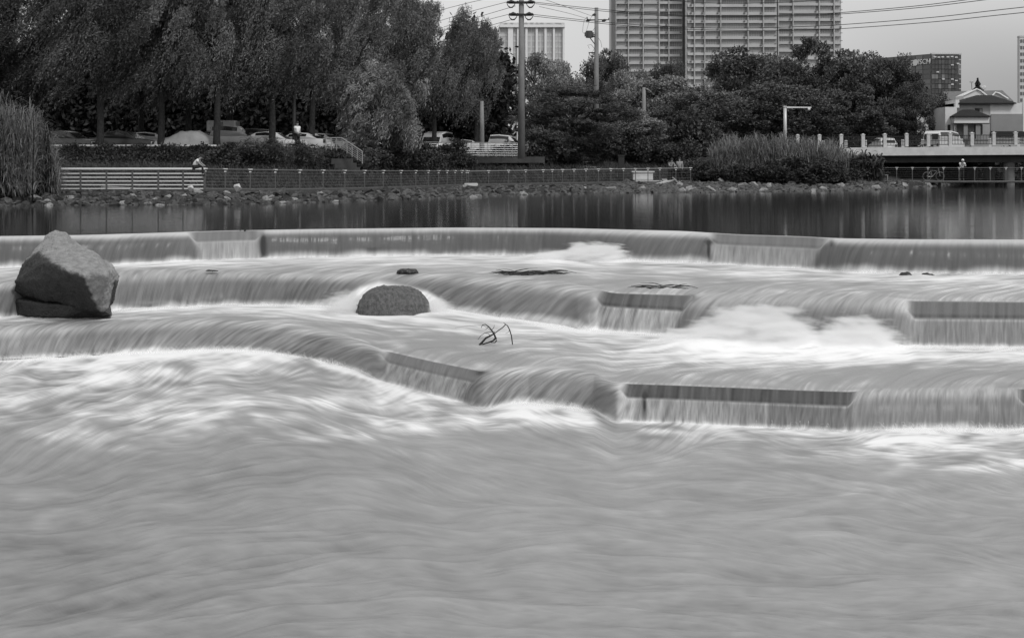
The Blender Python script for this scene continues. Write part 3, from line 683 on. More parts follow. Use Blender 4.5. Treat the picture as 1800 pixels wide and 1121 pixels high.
ROW = [(-70, 94, 15.5, 125, 'beyond the tall reeds'), (62, 96, 15, 100, 'over the dark saloon, first of the row'), (175, 89, 15.5, 95, 'between the dark saloon and the black one'), (248, 101, 15, 85, 'set back behind the light hatchback'), (283, 90, 15.3, 85, 'beside the cloth-covered car'),
       (330, 99, 15.6, 80, 'set back behind the cloth-covered car'), (382, 89.5, 15.2, 85, 'before the grey truck'), (403, 98, 16, 90, 'behind the grey truck'), (477, 92, 15.2, 88, 'in front of the white saloon'), (549, 96, 15.6, 92, 'at the head of the stairs')]
for k, (px, Dk, zt, hw, wh) in enumerate(ROW):
    tree('w', px, Dk, zt, hw, f'tall dark weeping willow with thick trunk {wh}', 'willow', 'row of willows along the road', WC[k % 3], WT[k % 3], name='willow_tree', leafm=m_willow if k < 4 else m_willow_b)
for k, (px, Dk, pyt, hw, wh) in enumerate([(610, 108, -50, 95, 'behind the pale young willow, on its left'), (700, 114, -30, 85, 'rising directly behind the pale young willow'), (762, 121, 12, 72, 'with sky showing past its top, above the upper railing'), (838, 124, 22, 56, 'last of the row, above the concrete pole beside the utility pole')]):
    tree('w', px, Dk, ZP(pyt, Dk), hw, f'tall mid-grey willow {wh}', 'willow', 'row of willows along the road', WCm[k % 2], WT[k % 3], name='willow_tree')
tree('w', 672, 97, ZP(112, 97), 76, 'pale feathery young willow in front of the dark row, on the bank slope', 'willow', None, WCp[0], BT[0], zg=1.0, name='willow_tree')
for k, (px, Dk, pyt, hw, cr, lab) in enumerate([
    (945, 138, 98, 48, BCm[0], 'rounded mid-grey tree just right of the tall utility pole'), (985, 146, 112, 45, BCm[1], 'low-topped tree below the far apartment block with roof lettering'),
    (1008, 123, 150, 88, FE[0], 'dark feathery tree with layered sprays above the thin railing'), (1062, 168, 92, 34, BC[0], 'dark leafy tree top behind the transformer pole'),
    (1105, 156, 128, 56, BCm[0], 'soft mid-grey tree at the foot of the tower, left part'), (1163, 172, 112, 34, BC[1], 'small dark tree top against the apartment tower'), (1180, 154, 138, 60, BCm[1], 'soft mid-grey tree in front of the apartment tower'),
    (1085, 134, 190, 70, BCm[1], 'lower mid-grey tree beside the dark feathery tree'), (1200, 142, 170, 66, BC[2], 'dark bushy tree beside the reeds'), (1248, 158, 150, 50, BCm[0], 'mid-grey tree at the left foot of the dark group'),
    (1312, 160, 92, 62, BC[0], 'dark tree with a high left shoulder in the group before the towers'), (1372, 166, 100, 60, BC[1], 'dark tree in the middle of the group before the towers'), (1432, 160, 72, 62, BC[2], 'tallest dark tree of the group, below the right edge of the tower'),
    (1500, 164, 92, 62, BC[0], 'dark tree right of the tallest one'), (1556, 160, 104, 47, BC[1], 'dark tree in front of the glass office block'), (1604, 156, 146, 40, BC[2], 'dark tree sloping down towards the white house'), (1640, 170, 168, 30, BC[0], 'small dark tree at the white wing of the house'),
    (1395, 148, 150, 75, BC[1], 'dark low tree behind the street camera pole'), (1490, 150, 160, 75, BC[2], 'dark low tree behind the bridge railing end'), (1300, 147, 170, 70, BC[0], 'dark low tree behind the reed bed')]):
    tree('b', px, Dk, ZP(pyt, Dk), hw, lab, 'tree', 'trees beyond the far bank', cr, BT[k % 2], name='broadleaf_tree', rz=k*1.3)
# a mass of trees far behind, closing the view between trunks
def far_mass(name, px0, px1, Dk, pyt, n, label, m, seed, zlow=2.5, depth=8):
    rg = np.random.default_rng(seed); N = n
    x = rg.uniform(px0, px1, N); top = ZP(pyt, Dk)*(1+.16*np.sin(x/31.)+.10*np.sin(x/13.+2))
    z = zlow+(top-zlow)*rg.random(N)**.8
    cen = np.stack([(x-HX)/F*Dk, Dk+rg.uniform(0, depth, N), z], 1)
    per = 60; u = rg.standard_normal((N, per, 3))*.62
    pts = (cen[:, None, :]+u).reshape(-1, 3); V, Fq, T = quads(pts, rg.standard_normal(pts.shape)+np.array([.5, 0, .5]), .55, .30, rg, np.repeat(rg.uniform(.6, 1.3, N), per))
    tag(obj(name, crown_mesh(name, V, Fq, T, m)), label, 'woods', kind='stuff')
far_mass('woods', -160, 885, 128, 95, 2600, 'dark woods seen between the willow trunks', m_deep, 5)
far_mass('woods', 930, 1700, 178, 190, 1700, 'dark woods behind the trees on the far bank', m_shrub, 6, 2.0)
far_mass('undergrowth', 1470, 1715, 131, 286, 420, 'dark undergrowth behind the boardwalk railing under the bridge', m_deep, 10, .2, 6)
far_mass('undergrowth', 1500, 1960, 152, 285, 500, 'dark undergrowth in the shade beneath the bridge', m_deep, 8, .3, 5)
far_mass('undergrowth', 1500, 1900, 199, 284, 700, 'dark undergrowth on the bank under the bridge', m_shrub, 7, .3, 5)
# shrubs on the bank between walkway and road
shr = [(425, 84, 1.9, 2.3, 0, 'dark shrub behind the seated man, under the road wall'), (385, 84.5, 2.0, 1.6, 2, 'dark shrub just right of the seated man'), (470, 85, 1.6, 2.3, 3, 'grassy arching shrub below the white saloon'), (515, 87, 1.9, 2.2, 3, 'grassy arching shrub below the standing person'),
       (560, 90, 2.0, 2.0, 0, 'dark shrub below the stair landing'), (600, 91, 1.8, 1.6, 3, 'loose shrub at the foot of the stairs'), (640, 93, 2.2, 2.0, 1, 'shrub left of the young willow stem'), (710, 99, 2.2, 2.2, 0, 'dark shrub right of the young willow stem'), (745, 104, 2.0, 2.2, 2, 'dark shrub below the left end of the upper railing'),
       (790, 111, 2.2, 2.4, 0, 'dark shrub below the middle of the upper railing'), (812, 113, 1.6, 1.6, 1, 'small shrub at the bend of the walkway'), (880, 117, 1.9, 1.8, 2, 'dark shrub under the white pickup'), (905, 117, 1.6, 1.6, 0, 'dark shrub at the foot of the tall utility pole'), (945, 121, 3.0, 3.0, 2, 'large dark rounded shrub right of the tall utility pole'),
       (990, 123, 2.4, 1.8, 1, 'shrub under the dark feathery tree'), (1035, 126, 2.6, 2.1, 0, 'dark shrub above the sloping kerb'), (1080, 130, 3.0, 2.8, 2, 'dark shrub behind the dark gate post'), (1120, 131, 2.8, 2.8, 1, 'mid-grey shrub above the concrete box'), (1160, 131, 2.6, 2.4, 0, 'dark shrub behind the people at the railing'), (1200, 130, 2.8, 2.6, 1, 'mid-grey shrub at the end of the thin railing'),
       (1232, 104, 2.2, 1.5, 2, 'dark shrub past the end of the thin railing'), (1150, 139, 3.5, 4.5, 0, 'tall dark shrub half way up the bank'), (1215, 139, 3.5, 4.8, 1, 'tall mid-grey shrub beside the reed bed'), (1060, 136, 3.5, 4.6, 0, 'tall dark shrub behind the feathery tree'),
       (1300, 101.6, 2.2, 1.3, 2, 'dark shrub at the foot of the reed bed'), (1345, 101.6, 2.0, 1.5, 0, 'dark shrub under the middle of the reed bed'), (1400, 101.5, 2.4, 1.8, 2, 'dark shrub below the camera pole'), (1440, 101.8, 2.2, 1.8, 1, 'shrub near the bridge end of the reed bed'), (1475, 103, 2.2, 1.7, 0, 'dark shrub where the boardwalk begins'),
       (45, 63.6, 1.4, 1.1, 2, 'dark shrub under the reeds at the railing end'), (5, 62.5, 1.6, 1.3, 0, 'dark shrub under the outermost reeds')]
for k, (px, Dk, rw, h, v, lab) in enumerate(shr):
    me = (BU+BUw)[v]; zg = float(np.interp(Dk, [float(fenceD(px))+2.4, float(wallD(px))-.5, float(wallD(px))+.5], [float(walkZ(px)), 1.5, 2.2]))-.05
    e = empty('shrub', ((px-HX)/F*Dk, Dk, zg), 0); tag(e, lab, 'shrub', 'shrubs on the far bank')
    f = obj('foliage', me, e); f.scale = (rw/1.5, rw/1.6, h*(.72 if px < 640 else 1)/1.7); f.rotation_euler = (0, 0, (k*1.7 if v < 3 else 0))
    s_ = obj('stem', BS[0], e); s_.scale = (rw/1.5, rw/1.6, h/1.7)
# ivy over the road wall and grass on the slope
def cover(name, px0, px1, n, fD, fZ, leaf, label, m, seed, dirb=(0, 0, .6), kind='stuff'):
    rg = np.random.default_rng(seed); x = rg.uniform(px0, px1, n); u = rg.random(n)
    Dk = fD(x, u); cen = np.stack([(x-HX)/F*Dk, Dk, fZ(x, u)+rg.uniform(0, leaf[0]*.8, n)], 1)
    V, Fq, T = quads(cen, rg.standard_normal((n, 3))*.7+np.array(dirb), rg.uniform(.6, 1.4, n)*leaf[0], leaf[1], rg)
    tag(obj(name, crown_mesh(name, V, Fq, T, m)), label, name, kind=kind)
cover('ivy', 95, 640, 26000, lambda x, u: wallD(x)-.15-.35*rng.random(len(x))*(1-u), lambda x, u: 1.3+1.35*u+.10*np.sin(x/9.)+.12*rng.standard_normal(len(x)), (.20, .11), 'dark ivy hanging over the road wall', m_shrub, 3, (0, -.5, -.3))
cover('grass', -60, 1240, 34000, lambda x, u: fenceD(x)+2.6+(wallD(x)-.6-fenceD(x)-2.6)*u, lambda x, u: walkZ(x)+(1.55-walkZ(x))*u, (.45, .035), 'rough grass on the slope between walkway and road', m_grass, 4, (-.35, 0, 1.2))
# reeds
def reeds(name, px0, px1, D0, D1, zt_fn, zg, n, label, seed, m=m_reed, w=.035, arch=(.5, 1.1), lean=-.0):
    rg = np.random.default_rng(seed); x = rg.uniform(px0, px1, n); Dk = rg.uniform(D0, D1, n)
    X = (x-HX)/F*Dk; zt = zt_fn(x)*rg.uniform(.72, 1.05, n)*(1+.05*np.sin(x/7.)+.04*np.sin(x/2.7))
    Vs, Ts = [], []
    zb = zg+(zt-zg)*rg.uniform(.05, .88, n); L = rg.uniform(.5, 1.25, n)
    az = rg.uniform(0, 6.28, n); bend = rg.uniform(*arch, n); K = 5
    p = np.stack([X, Dk, zb], 1); d = np.stack([np.cos(az)*.35+lean, np.sin(az)*.35, np.ones(n)], 1)
    side = np.stack([-np.sin(az), np.cos(az), np.zeros(n)], 1)+rg.normal(0, .4, (n, 3)); side /= np.linalg.norm(side, axis=1, keepdims=True)
    ring = []
    for k in range(K+1):
        wd = w*(1-(k/K)**1.5)*(.6 if k == 0 else 1)
        ring.append(np.stack([p-side*wd, p+side*wd], 1))
        dn = d/np.linalg.norm(d, axis=1, keepdims=True); p = p+dn*(L/K)[:, None]
        d = d+np.stack([np.cos(az), np.sin(az), -1.3*np.ones(n)], 1)*(bend*k/K*1.0)[:, None]
    R_ = np.stack(ring, 1)  # n,K+1,2,3
    V = R_.reshape(-1, 3); base = (np.arange(n)*(K+1)*2)[:, None]
    fq = np.concatenate([np.stack([base[:, 0]+2*k, base[:, 0]+2*k+1, base[:, 0]+2*k+3, base[:, 0]+2*k+2], 1) for k in range(K)])
    tone = np.tile(rg.uniform(.4, 1.5, n), K)
    e = empty(name, ((px0+px1)/2/F*0, 0, 0)); c0 = Vector((((px0+px1)/2-HX)/F*(D0+D1)/2, (D0+D1)/2, zg)); e.location = c0
    tag(e, label, 'reeds', 'reed beds on the far bank')
    obj('leaves', crown_mesh('leaves', V-np.array(c0), fq, tone, m), e)
    mb = MB(); rd = random.Random(seed)
    for k in range(60):
        xx = rd.uniform(px0, px1); dk = rd.uniform(D0, D1); zz = float(zt_fn(np.array([xx]))[0])*rd.uniform(.75, .98)
        q = Vector(((xx-HX)/F*dk, dk, zg))-c0; mb.tube([q, q+Vector((rd.uniform(-.1, .1), 0, (zz-zg)*.6)), q+Vector((rd.uniform(-.3, .1), 0, zz-zg))], [.02, .018, .01], 5)
    mb.obj('stems', m, e)
reeds('reed_clump', -70, 62, 60.5, 63.5, lambda x: np.interp(x, [-70, 0, 25, 60, 80], [5.0, 4.8, 4.7, 4.2, 3.6]), .1, 6500, 'tall arching reeds at the water edge left of the slatted railing', 1, w=.016, arch=(1.2, 2.6))
reeds('reed_clump', 50, 104, 62.5, 65, lambda x: np.interp(x, [50, 75, 92, 104], [4.3, 4.2, 3.0, 1.4]), .1, 2400, 'lower arching reeds that lean over the end of the slatted railing', 2, w=.016, arch=(1.2, 2.6))
reeds('reed_clump', 1248, 1400, 102, 107.5, lambda x: ZP(np.interp(x, [1245, 1262, 1300, 1340, 1400], [262, 240, 236, 238, 238]), 105), .4, 8200, 'wide pale reed bed above the stones, left half', 3, w=.030, arch=(.7, 2.0))
reeds('reed_clump', 1400, 1492, 102, 107.5, lambda x: ZP(np.interp(x, [1400, 1430, 1460, 1480, 1500], [240, 244, 250, 256, 272]), 105), .4, 5200, 'pale reed bed above the stones that reaches the bridge', 4, w=.030, arch=(.7, 2.0))
reeds('reed_clump', 1488, 1552, 107.5, 110, lambda x: ZP(np.interp(x, [1488, 1500, 1530, 1545, 1556], [262, 270, 270, 275, 292]), 109), .45, 620, 'drooping broad-leaved canes in front of the bridge slab', 5, m=m_grass, w=.09, arch=(1.2, 2.2))
# ================================================================ RAILINGS, BRIDGE, BUILDINGS
m_steel = mat('brushed_steel', .42, .35, metal=.6); m_steel_d = mat('dull_steel_posts', .10, .6); m_steel_b = mat('bright_steel_cap', .75, .3, metal=.4)
m_cable = mat('thin_cable', .17, .6); m_slat = mat('pale_slat', .70, .5); m_conc = mat('concrete', .48, .85, .62, 1.2, .25, 14); m_conc_pole = mat('pole_concrete', .17, .85, .27, 1.5, .2, 20, stretch=(1, 1, .4))
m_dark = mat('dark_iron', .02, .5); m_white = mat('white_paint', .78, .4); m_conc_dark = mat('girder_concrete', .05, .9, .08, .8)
def at(px, D, z): return Vector(((px-HX)/F*D, D, z))
def railing(name, posts, label, dfn, zfn, h=1.0, cables=6, capped=True, cat='railing', mrail=None, rail_r=.032, skip=0, toprail_pale=False):
    """posts = photo columns of the posts; follows the walkway edge"""
    c0 = at(posts[0], dfn(posts[0]), zfn(posts[0])); e = empty(name, c0); tag(e, label, cat)
    mrail = mrail or m_steel_d
    pmesh = MB().box((0, 0, h/2), (.05, .06, h)).mesh('post', m_steel_d); cap = MB().box((0, 0, 0), (.22, .12, .05)).box((.0, 0, -.12), (.10, .08, .05)).mesh('rail_cap', m_steel_b)
    feet = [at(p, dfn(p), zfn(p))-c0 for p in posts]
    for f in feet:
        o = obj('post', pmesh, e, f)
        if capped: obj('rail_cap', cap, o, (0, 0, h+.02))
    MB().tube([f+Vector((0, 0, h)) for f in feet], rail_r, 6).obj('top_rail', mrail, e)
    for k in range(cables):
        z = .12+k*(h-.26)/max(1, cables-1)
        MB().tube([f+Vector((0, -.02, z)) for f in feet], .007, 4).obj('cable', m_cable, e)
    return e
# slatted railing on the left
posts = [100, 142, 187.5, 233, 278.5, 322, 359.5]; FD = 66.0
dz = lambda p: ZP(335, FD)
c0 = at(100, FD, dz(0)); e = empty('railing', c0); tag(e, 'white-railed fence with pale horizontal slats beside the tall reeds', 'railing')
H_ = .98
pm = MB().box((0, 0, H_/2), (.07, .07, H_)).mesh('post', m_steel_d)
for p in posts: obj('post', pm, e, at(p, FD, dz(0))-c0)
MB().box(((posts[-1]-posts[0])/2/F*FD, -.02, H_+.03), ((posts[-1]-posts[0]+4)/F*FD, .13, .085)).obj('top_rail', m_white, e, bevel=.02)
for a, b in zip(posts[:-1], posts[1:]):
    wv = (b-a)/F*FD-.10
    sl = MB().box((0, 0, 0), (wv, .12, .05)).mesh('slat', m_slat)
    for k in range(5): obj('slat', sl, e, at((a+b)/2, FD, dz(0)+.09+k*.175)-c0)
railing('railing', [361, 396, 440, 484, 527, 568, 606, 641, 674, 705, 731, 753, 771, 786, 800, 812, 820], 'long dark wire railing with bright caps on its posts, curving away along the walkway', lambda p: float(fenceD(p)), lambda p: float(walkZ(p)))
railing('railing', [823, 859, 894, 924, 955, 971, 989, 1009, 1030, 1052, 1074, 1096, 1117, 1139, 1160, 1188, 1214], 'thin wire railing from the walkway bend to the concrete box', lambda p: float(fenceD(p)), lambda p: float(walkZ(p)), .98, 5, True, rail_r=.030, mrail=mat('worn_steel_rail', .22, .6))
bwD = lambda p: 112.0; bwz = lambda p: ZP(317.5, 112)
railing('railing', list(np.arange(1494, 1860, 27.4)), 'wire railing of the boardwalk that runs under the bridge', bwD, bwz, 1.0, 6, True)
bwb = empty('boardwalk', at(1680, 113, bwz(0)-.02)); tag(bwb, 'low boardwalk on dark piles passing under the bridge', 'boardwalk')
MB().box((0, 0, -.08), (19.4, 2.4, .14)).obj('deck', m_conc_dark, bwb); MB().box((0, -1.22, -.04), (19.5, .06, .05)).obj('edge_beam', mat('worn_edge', .22, .8), bwb)
pl = MB().tube([(0, 0, -1.6), (0, 0, -.15)], .12, 8).mesh('pile', m_conc_dark)
for k in range(8): obj('pile', pl, bwb, (-9.3+k*2.6, -.7, 0))
# upper railings beside the road
def flat_rail(label, px0, px1, D0, D1, py0, py1, h, n, bars, stair=None):
    f = [at(px0+(px1-px0)*i/n, D0+(D1-D0)*i/n, ZP(py0+(py1-py0)*i/n, D0+(D1-D0)*i/n)) for i in range(n+1)]
    e = empty('railing', f[0]); tag(e, label, 'railing')
    pmm = MB().tube([(0, 0, 0), (0, 0, h)], .028, 6).mesh('post', m_steel)
    for q in f: obj('post', pmm, e, q-f[0])
    MB().tube([f[0]-f[0]+Vector((0, 0, h)), f[-1]-f[0]+Vector((0, 0, h))], .035, 6).obj('top_rail', m_steel, e)
    for k in range(bars):
        z = .12+k*(h-.25)/max(1, bars-1)
        MB().tube([Vector((0, 0, z)), f[-1]-f[0]+Vector((0, 0, z))], .014, 5).obj('bar', m_steel, e)
    return e
flat_rail('short bright railing on the landing at the head of the stairs', 573, 601, 88, 88, 264, 264, .75, 3, 5)
flat_rail('sloping railing running down the stairs', 601, 637, 88, 87, 264, 288, .75, 4, 5)
flat_rail('long upper railing in front of the white pickup, with thin bars', 742, 915, 113, 115.5, 275, 276, 1.12, 12, 6)
ln = MB().box((0, 0, 0), (7.9, .9, .5)).obj('retaining_ledge', m_conc_dark); ln.location = at(872, 115.8, ZP(281, 115)); tag(ln, 'grey concrete ledge under the long upper railing', 'ledge')
st = empty('stairs', at(612, 88, .65)); tag(st, 'concrete steps going down from the road beside the sloping railing', 'stairs')
sm_ = MB().box((0, 0, 0), (1.3, .42, .34)).mesh('step', m_conc_dark)
for k in range(6): obj('step', sm_, st, (-.4+.22*k, .3-.05*k, 1.25-.26*k))
# road wall with coping
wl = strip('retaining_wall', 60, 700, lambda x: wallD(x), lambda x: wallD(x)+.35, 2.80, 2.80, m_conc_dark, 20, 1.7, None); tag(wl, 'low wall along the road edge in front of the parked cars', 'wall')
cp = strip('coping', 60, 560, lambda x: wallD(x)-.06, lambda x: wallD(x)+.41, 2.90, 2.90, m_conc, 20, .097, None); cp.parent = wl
kb = strip('kerb', 975, 1095, lambda x: 124.0+0*x, lambda x: 124.4+0*x, lambda x: ZP(np.interp(x, [975, 1095], [287, 297]), 124), lambda x: ZP(np.interp(x, [975, 1095], [287, 297]), 124), m_conc, 15, .2, None); tag(kb, 'pale sloping kerb above the thin railing', 'kerb')
bx = empty('concrete_planter', at(1131, 101, float(walkZ(1131)))); tag(bx, 'pale concrete box structure at the walkway, behind the thin railing', 'planter')
MB().box((0, .6, .44), (1.4, .8, .52)).obj('box', m_conc, bx); MB().box((0, .6, .76), (1.6, 1.0, .09)).obj('top_slab', mat('pale_concrete', .5, .8, .6, 2), bx); MB().box((.35, -.1, .06), (1.9, 1.1, .16)).obj('footing', m_conc, bx)
gp = empty('gate_post', at(1092, 102, .4)); tag(gp, 'thick dark post standing beside the thin railing', 'post'); MB().box((0, 0, .95), (.42, .42, 1.9)).obj('shaft', m_dark, gp); MB().box((0, 0, 1.95), (.5, .5, .09)).obj('cap', m_dark, gp)
for k, (a, b, lab) in enumerate([((1150, 326), (1186, 317), 'pale log lying on the stones below the concrete box'), ((1182, 312), (1192, 322), 'short stick leaning across the pale log')]):
    mb = MB(); mb.tube([P(a[0], a[1], 97.6), P((a[0]+b[0])/2, (a[1]+b[1])/2-.8, 97.7), P(b[0], b[1], 97.8)], [.11, .10, .06] if k == 0 else [.04, .04, .03], 7); tag(mb.obj('log', mat('bleached_wood', .35, .8, .5, 6)), lab, 'log')
# ---------------------------------------------------------------- bridge
BD = 118.0
bdz = lambda x: ZP(np.interp(x, [1440, 1900], [260.0, 253.5]), BD)       # deck top level
b0 = at(1700, BD, 0); bridge = empty('road_bridge', b0); tag(bridge, 'flat concrete road bridge with iron railings between square posts', 'bridge')
x0, x1 = 1425, 2500
X0, X1 = (x0-HX)/F*BD-b0.x, (x1-HX)/F*BD-b0.x; za, zb = float(bdz(1425)), float(bdz(1900)); zc = zb
def slab(name, ztop, thick, y0, y1, m):
    mb = MB(); z0a, z1a = za+ztop, zb+ztop
    vs = [(X0, y0, z0a-thick), (X1, y0, z1a-thick), (X1, y1, z1a-thick), (X0, y1, z0a-thick), (X0, y0, z0a), (X1, y0, z1a), (X1, y1, z1a), (X0, y1, z0a)]
    mb.add(vs, [(3, 2, 1, 0), (4, 5, 6, 7), (0, 1, 5, 4), (1, 2, 6, 5), (2, 3, 7, 6), (3, 0, 4, 7)]); return mb.obj(name, m, bridge)
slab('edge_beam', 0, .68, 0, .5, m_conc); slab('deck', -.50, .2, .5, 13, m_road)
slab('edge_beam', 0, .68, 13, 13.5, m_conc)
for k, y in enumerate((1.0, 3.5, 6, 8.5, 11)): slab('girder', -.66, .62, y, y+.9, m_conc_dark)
pr = MB().tube([(0, 0, -2.5), (0, 0, 2.4)], .48, 16).mesh('pier', mat('pier_concrete', .12, .85, .18, 1.5))
for px_ in (1785,):
    for y in (1.6, 6.5, 11): obj('pier', pr, bridge, (at(px_, BD, 0).x-b0.x, y, -.2))
for px_ in (2080, 2380):
    obj('pier', pr, bridge, (at(px_, BD, 0).x-b0.x, 3, 0))
MB().box((X0+1.2, 7, .7), (2.4, 13.4, 3.6)).obj('abutment', m_earth, bridge)
ps = 2.02; pmz = MB().box((0, 0, .50), (.27, .27, 1.0)).box((0, 0, 1.03), (.33, .33, .06)).box((0, 0, 1.09), (.24, .24, .08), taper=.5).mesh('parapet_post', m_conc, bevel=.015)
bm_ = MB().box((0, 0, 0), (.032, .032, .70)).mesh('baluster', m_dark)
def bx_at(i): return (1478.6-2*38.3+i*38.3)
nb = 0
for i in range(0, 16):
    pxp = bx_at(i); xx = at(pxp, BD+.25, 0).x-b0.x; zz = float(bdz(pxp)) if pxp < 1900 else zb
    obj('parapet_post', pmz, bridge, (xx, .25, zz))
    xn = at(bx_at(i+1), BD+.25, 0).x-b0.x; zn = float(bdz(min(bx_at(i+1), 1900)))
    panel = empty('railing_panel', ((xx+xn)/2, .25, (zz+zn)/2)); panel.parent = bridge
    MB().box((0, 0, .86), (xn-xx-.27, .06, .06)).obj('top_bar', m_dark, panel); MB().box((0, 0, .12), (xn-xx-.27, .05, .05)).obj('bottom_bar', m_dark, panel)
    MB().box((0, 0, .45), (xn-xx-.27, .04, .04)).obj('middle_bar', m_dark, panel)
    if 1440 < pxp < 1800:
        for k in range(12): obj('baluster', bm_, panel, (-(xn-xx-.3)/2+.07+k*(xn-xx-.44)/11, 0, .49))
# far parapet of the bridge: small posts seen between the bars
ps2 = MB().box((0, 0, .38), (.26, .26, .76)).box((0, 0, .80), (.30, .30, .09), taper=.6).mesh('far_post', m_conc)
for pxp in (1447, 1487, 1521, 1587, 1622, 1652, 1690, 1740, 1790):
    obj('far_post', ps2, bridge, (at(pxp, BD+13.2, 0).x-b0.x, 13.25, float(bdz(pxp))-.02))
MB().box(((X0+X1)/2, 13.25, zb+.52), (X1-X0, .05, .06)).obj('far_rail', m_dark, bridge)
# ---------------------------------------------------------------- poles
def pole(name, px, D, py_top, py_base, r_top, r_base, label, cat, m):
    e = empty(name, P(px, py_base, D)); tag(e, label, cat); h = (py_base-py_top)/F*D
    MB().tube([(0, 0, -1.0), (0, 0, h*.5), (0, 0, h)], [r_base, (r_base+r_top)/2, r_top], 14).obj('shaft', m, e, True); return e, h
m_pole_up = mat('weathered_pole', .11, .8, .20, 2, .2, 20, stretch=(1, 1, .3))
UP, hU = pole('utility_pole', 916.5, 108, -46, 256, .17, .29, 'tall concrete utility pole with two double crossarms and looped jumper wires', 'utility pole', m_conc_pole)
kU = 108/F
def rel(px, py): return Vector(((px-916.5)*kU, 0, (256-py)*kU))
m_ins = mat('dark_porcelain', .03, .3)
for yy_, xl, xr in ((5, 890, 941), (26.5, 893.5, 938.5)):
    arm = MB().box(rel((xl+xr)/2, yy_)+Vector((0, -.28, 0)), ((xr-xl)*kU*.86, .10, .12)).box(rel((xl+xr)/2, yy_)+Vector((0, .28, 0)), ((xr-xl)*kU*.86, .10, .12)).obj('crossarm', m_dark, UP)
    for q in (xl+3, xl+11, 910, xr-11, xr-3):
        MB().tube([rel(q, yy_+1), rel(q, yy_-1.5), rel(q, yy_-3)], [.14, .10, .05], 8).obj('insulator', m_ins, arm)
    for s_, q0, q1 in ((-1, xl+1, xl+16), (1, xr-16, xr-1)):
        # string insulators stretched along the wire, and the jumper loop beneath
        MB().tube([rel(q0, yy_+1)+Vector((0, -.35, 0)), rel((q0+q1)/2, yy_-1.5)+Vector((0, -.3, 0)), rel(q1, yy_+.5)+Vector((0, -.35, 0))], [.06, .13, .06], 7).obj('insulator', m_ins, arm)
        c = (q0+q1)/2; loop = [rel(c-7.5, yy_+1), rel(c-6, yy_+6), rel(c-2, yy_+9.5), rel(c+2, yy_+9.2), rel(c+6, yy_+5), rel(c+7.5, yy_)]
        MB().tube([v+Vector((0, -.3, 0)) for v in loop], [.03, .03, .055, .055, .03, .03], 6).obj('jumper_wire', m_ins, arm)
TP, hT = pole('utility_pole', 1048.5, 150, 14, 262, .20, .30, 'second utility pole carrying a transformer on a bracket, in front of the tower', 'utility pole', m_conc_pole)
kT = 150/F
def rt(px, py): return Vector(((px-1048.5)*kT, -.1, (262-py)*kT))
MB().box(rt(1051, 35.5), (38*kT, .1, .09)).obj('crossarm', m_dark, TP); MB().box(rt(1043, 93), (17*kT, .1, .09)).obj('crossarm', m_dark, TP)
for a, b in ((1034, 36.5), (1062, 36.5), (1045, 26.5)): MB().tube([rt(a-4, b+1), rt(a, b), rt(a+4, b-1)], [.07, .16, .07], 7).obj('insulator', m_ins, TP)
for a, b in ((1032, 31), (1070, 32)): MB().tube([rt(a, b+4), rt(a, b)], .05, 6).obj('pin', m_dark, TP)
tb = MB().tube([rt(1035.5, 67), rt(1035.5, 55)], [.36, .36], 14).box(rt(1035.5, 61), (.95, .5, .40)).tube([rt(1028, 62), rt(1043, 61)], .16, 8).obj('transformer', mat('transformer_case', .07, .5), TP)
MB().tube([rt(1041, 62.5), rt(1049, 61.5)], .06, 6).tube([rt(1041, 65.5), rt(1049, 64.5)], .06, 6).tube([rt(1037, 67), rt(1046, 79), rt(1050, 79)], .05, 6).obj('bracket', m_dark, TP)
for pts in ([(1027, 60), (1024, 57), (1025, 45), (1027, 36), (1032, 30), (1032, 36)], [(1031, 54), (1035, 40), (1040, 29), (1044, 25)], [(1042, 55), (1047, 47), (1053, 40), (1063, 37)], [(1051, 66), (1056, 74), (1058, 84)], [(1036, 86), (1033, 80), (1039, 79), (1045, 86), (1042, 90)]):
    MB().tube([rt(*p) for p in pts], .022, 4).obj('lead_wire', m_ins, TP)
SP, _ = pole('concrete_post', 847, 116.2, 178, 276, .14, .24, 'weathered short concrete pole with stripped top, left of the tall utility pole', 'pole', m_conc_pole)
HP, _ = pole('utility_pole', 1132, 147, 154, 262, .17, .25, 'broken-off pole top showing among the soft trees below the tower', 'utility pole', m_conc_pole)
MB().tube([(0, -.1, 107*147/F), (.7, -.1, 101*147/F)], .06, 6).obj('strut', m_conc_pole, HP)
CPm = mat('galvanised_steel', .55, .4, metal=.2)
CP, hC = pole('camera_pole', 1380, 138, 188, 262, .15, .18, 'pale street camera pole with a long arm pointing right above the reeds', 'camera pole', CPm)
kC = 138/F
MB().tube([(0, 0, 72.5*kC), (46*kC, 0, 72.6*kC)], [.09, .06], 8).obj('arm', CPm, CP); MB().box((0, 0, 74*kC), (.34, .34, .12)).obj('cap', CPm, CP)
cm = MB().box((42*kC, 0, 70.5*kC), (.22, .3, .16)).obj('camera', m_white, CP); MB().tube([(42*kC, 0, 70*kC), (42*kC, 0, 67.5*kC)], [.16, .08], 8).obj('dome', m_white, cm)
MB().box((-3.5*kC, -.1, 22*kC), (.28, .25, .45)).obj('control_box', CPm, CP)
for k, (px, D, pt, pb, lab) in enumerate([(517, 95, 160, 262, 'slim dark pole beside the standing person')]):
    q, _ = pole('lamp_post', px, D, pt, pb, .11, .13, lab, 'pole', mat('dark_pole_paint', .05, .6)); MB().box((0, 0, .3), (.36, .36, .5)).obj('base', m_conc_dark, q)
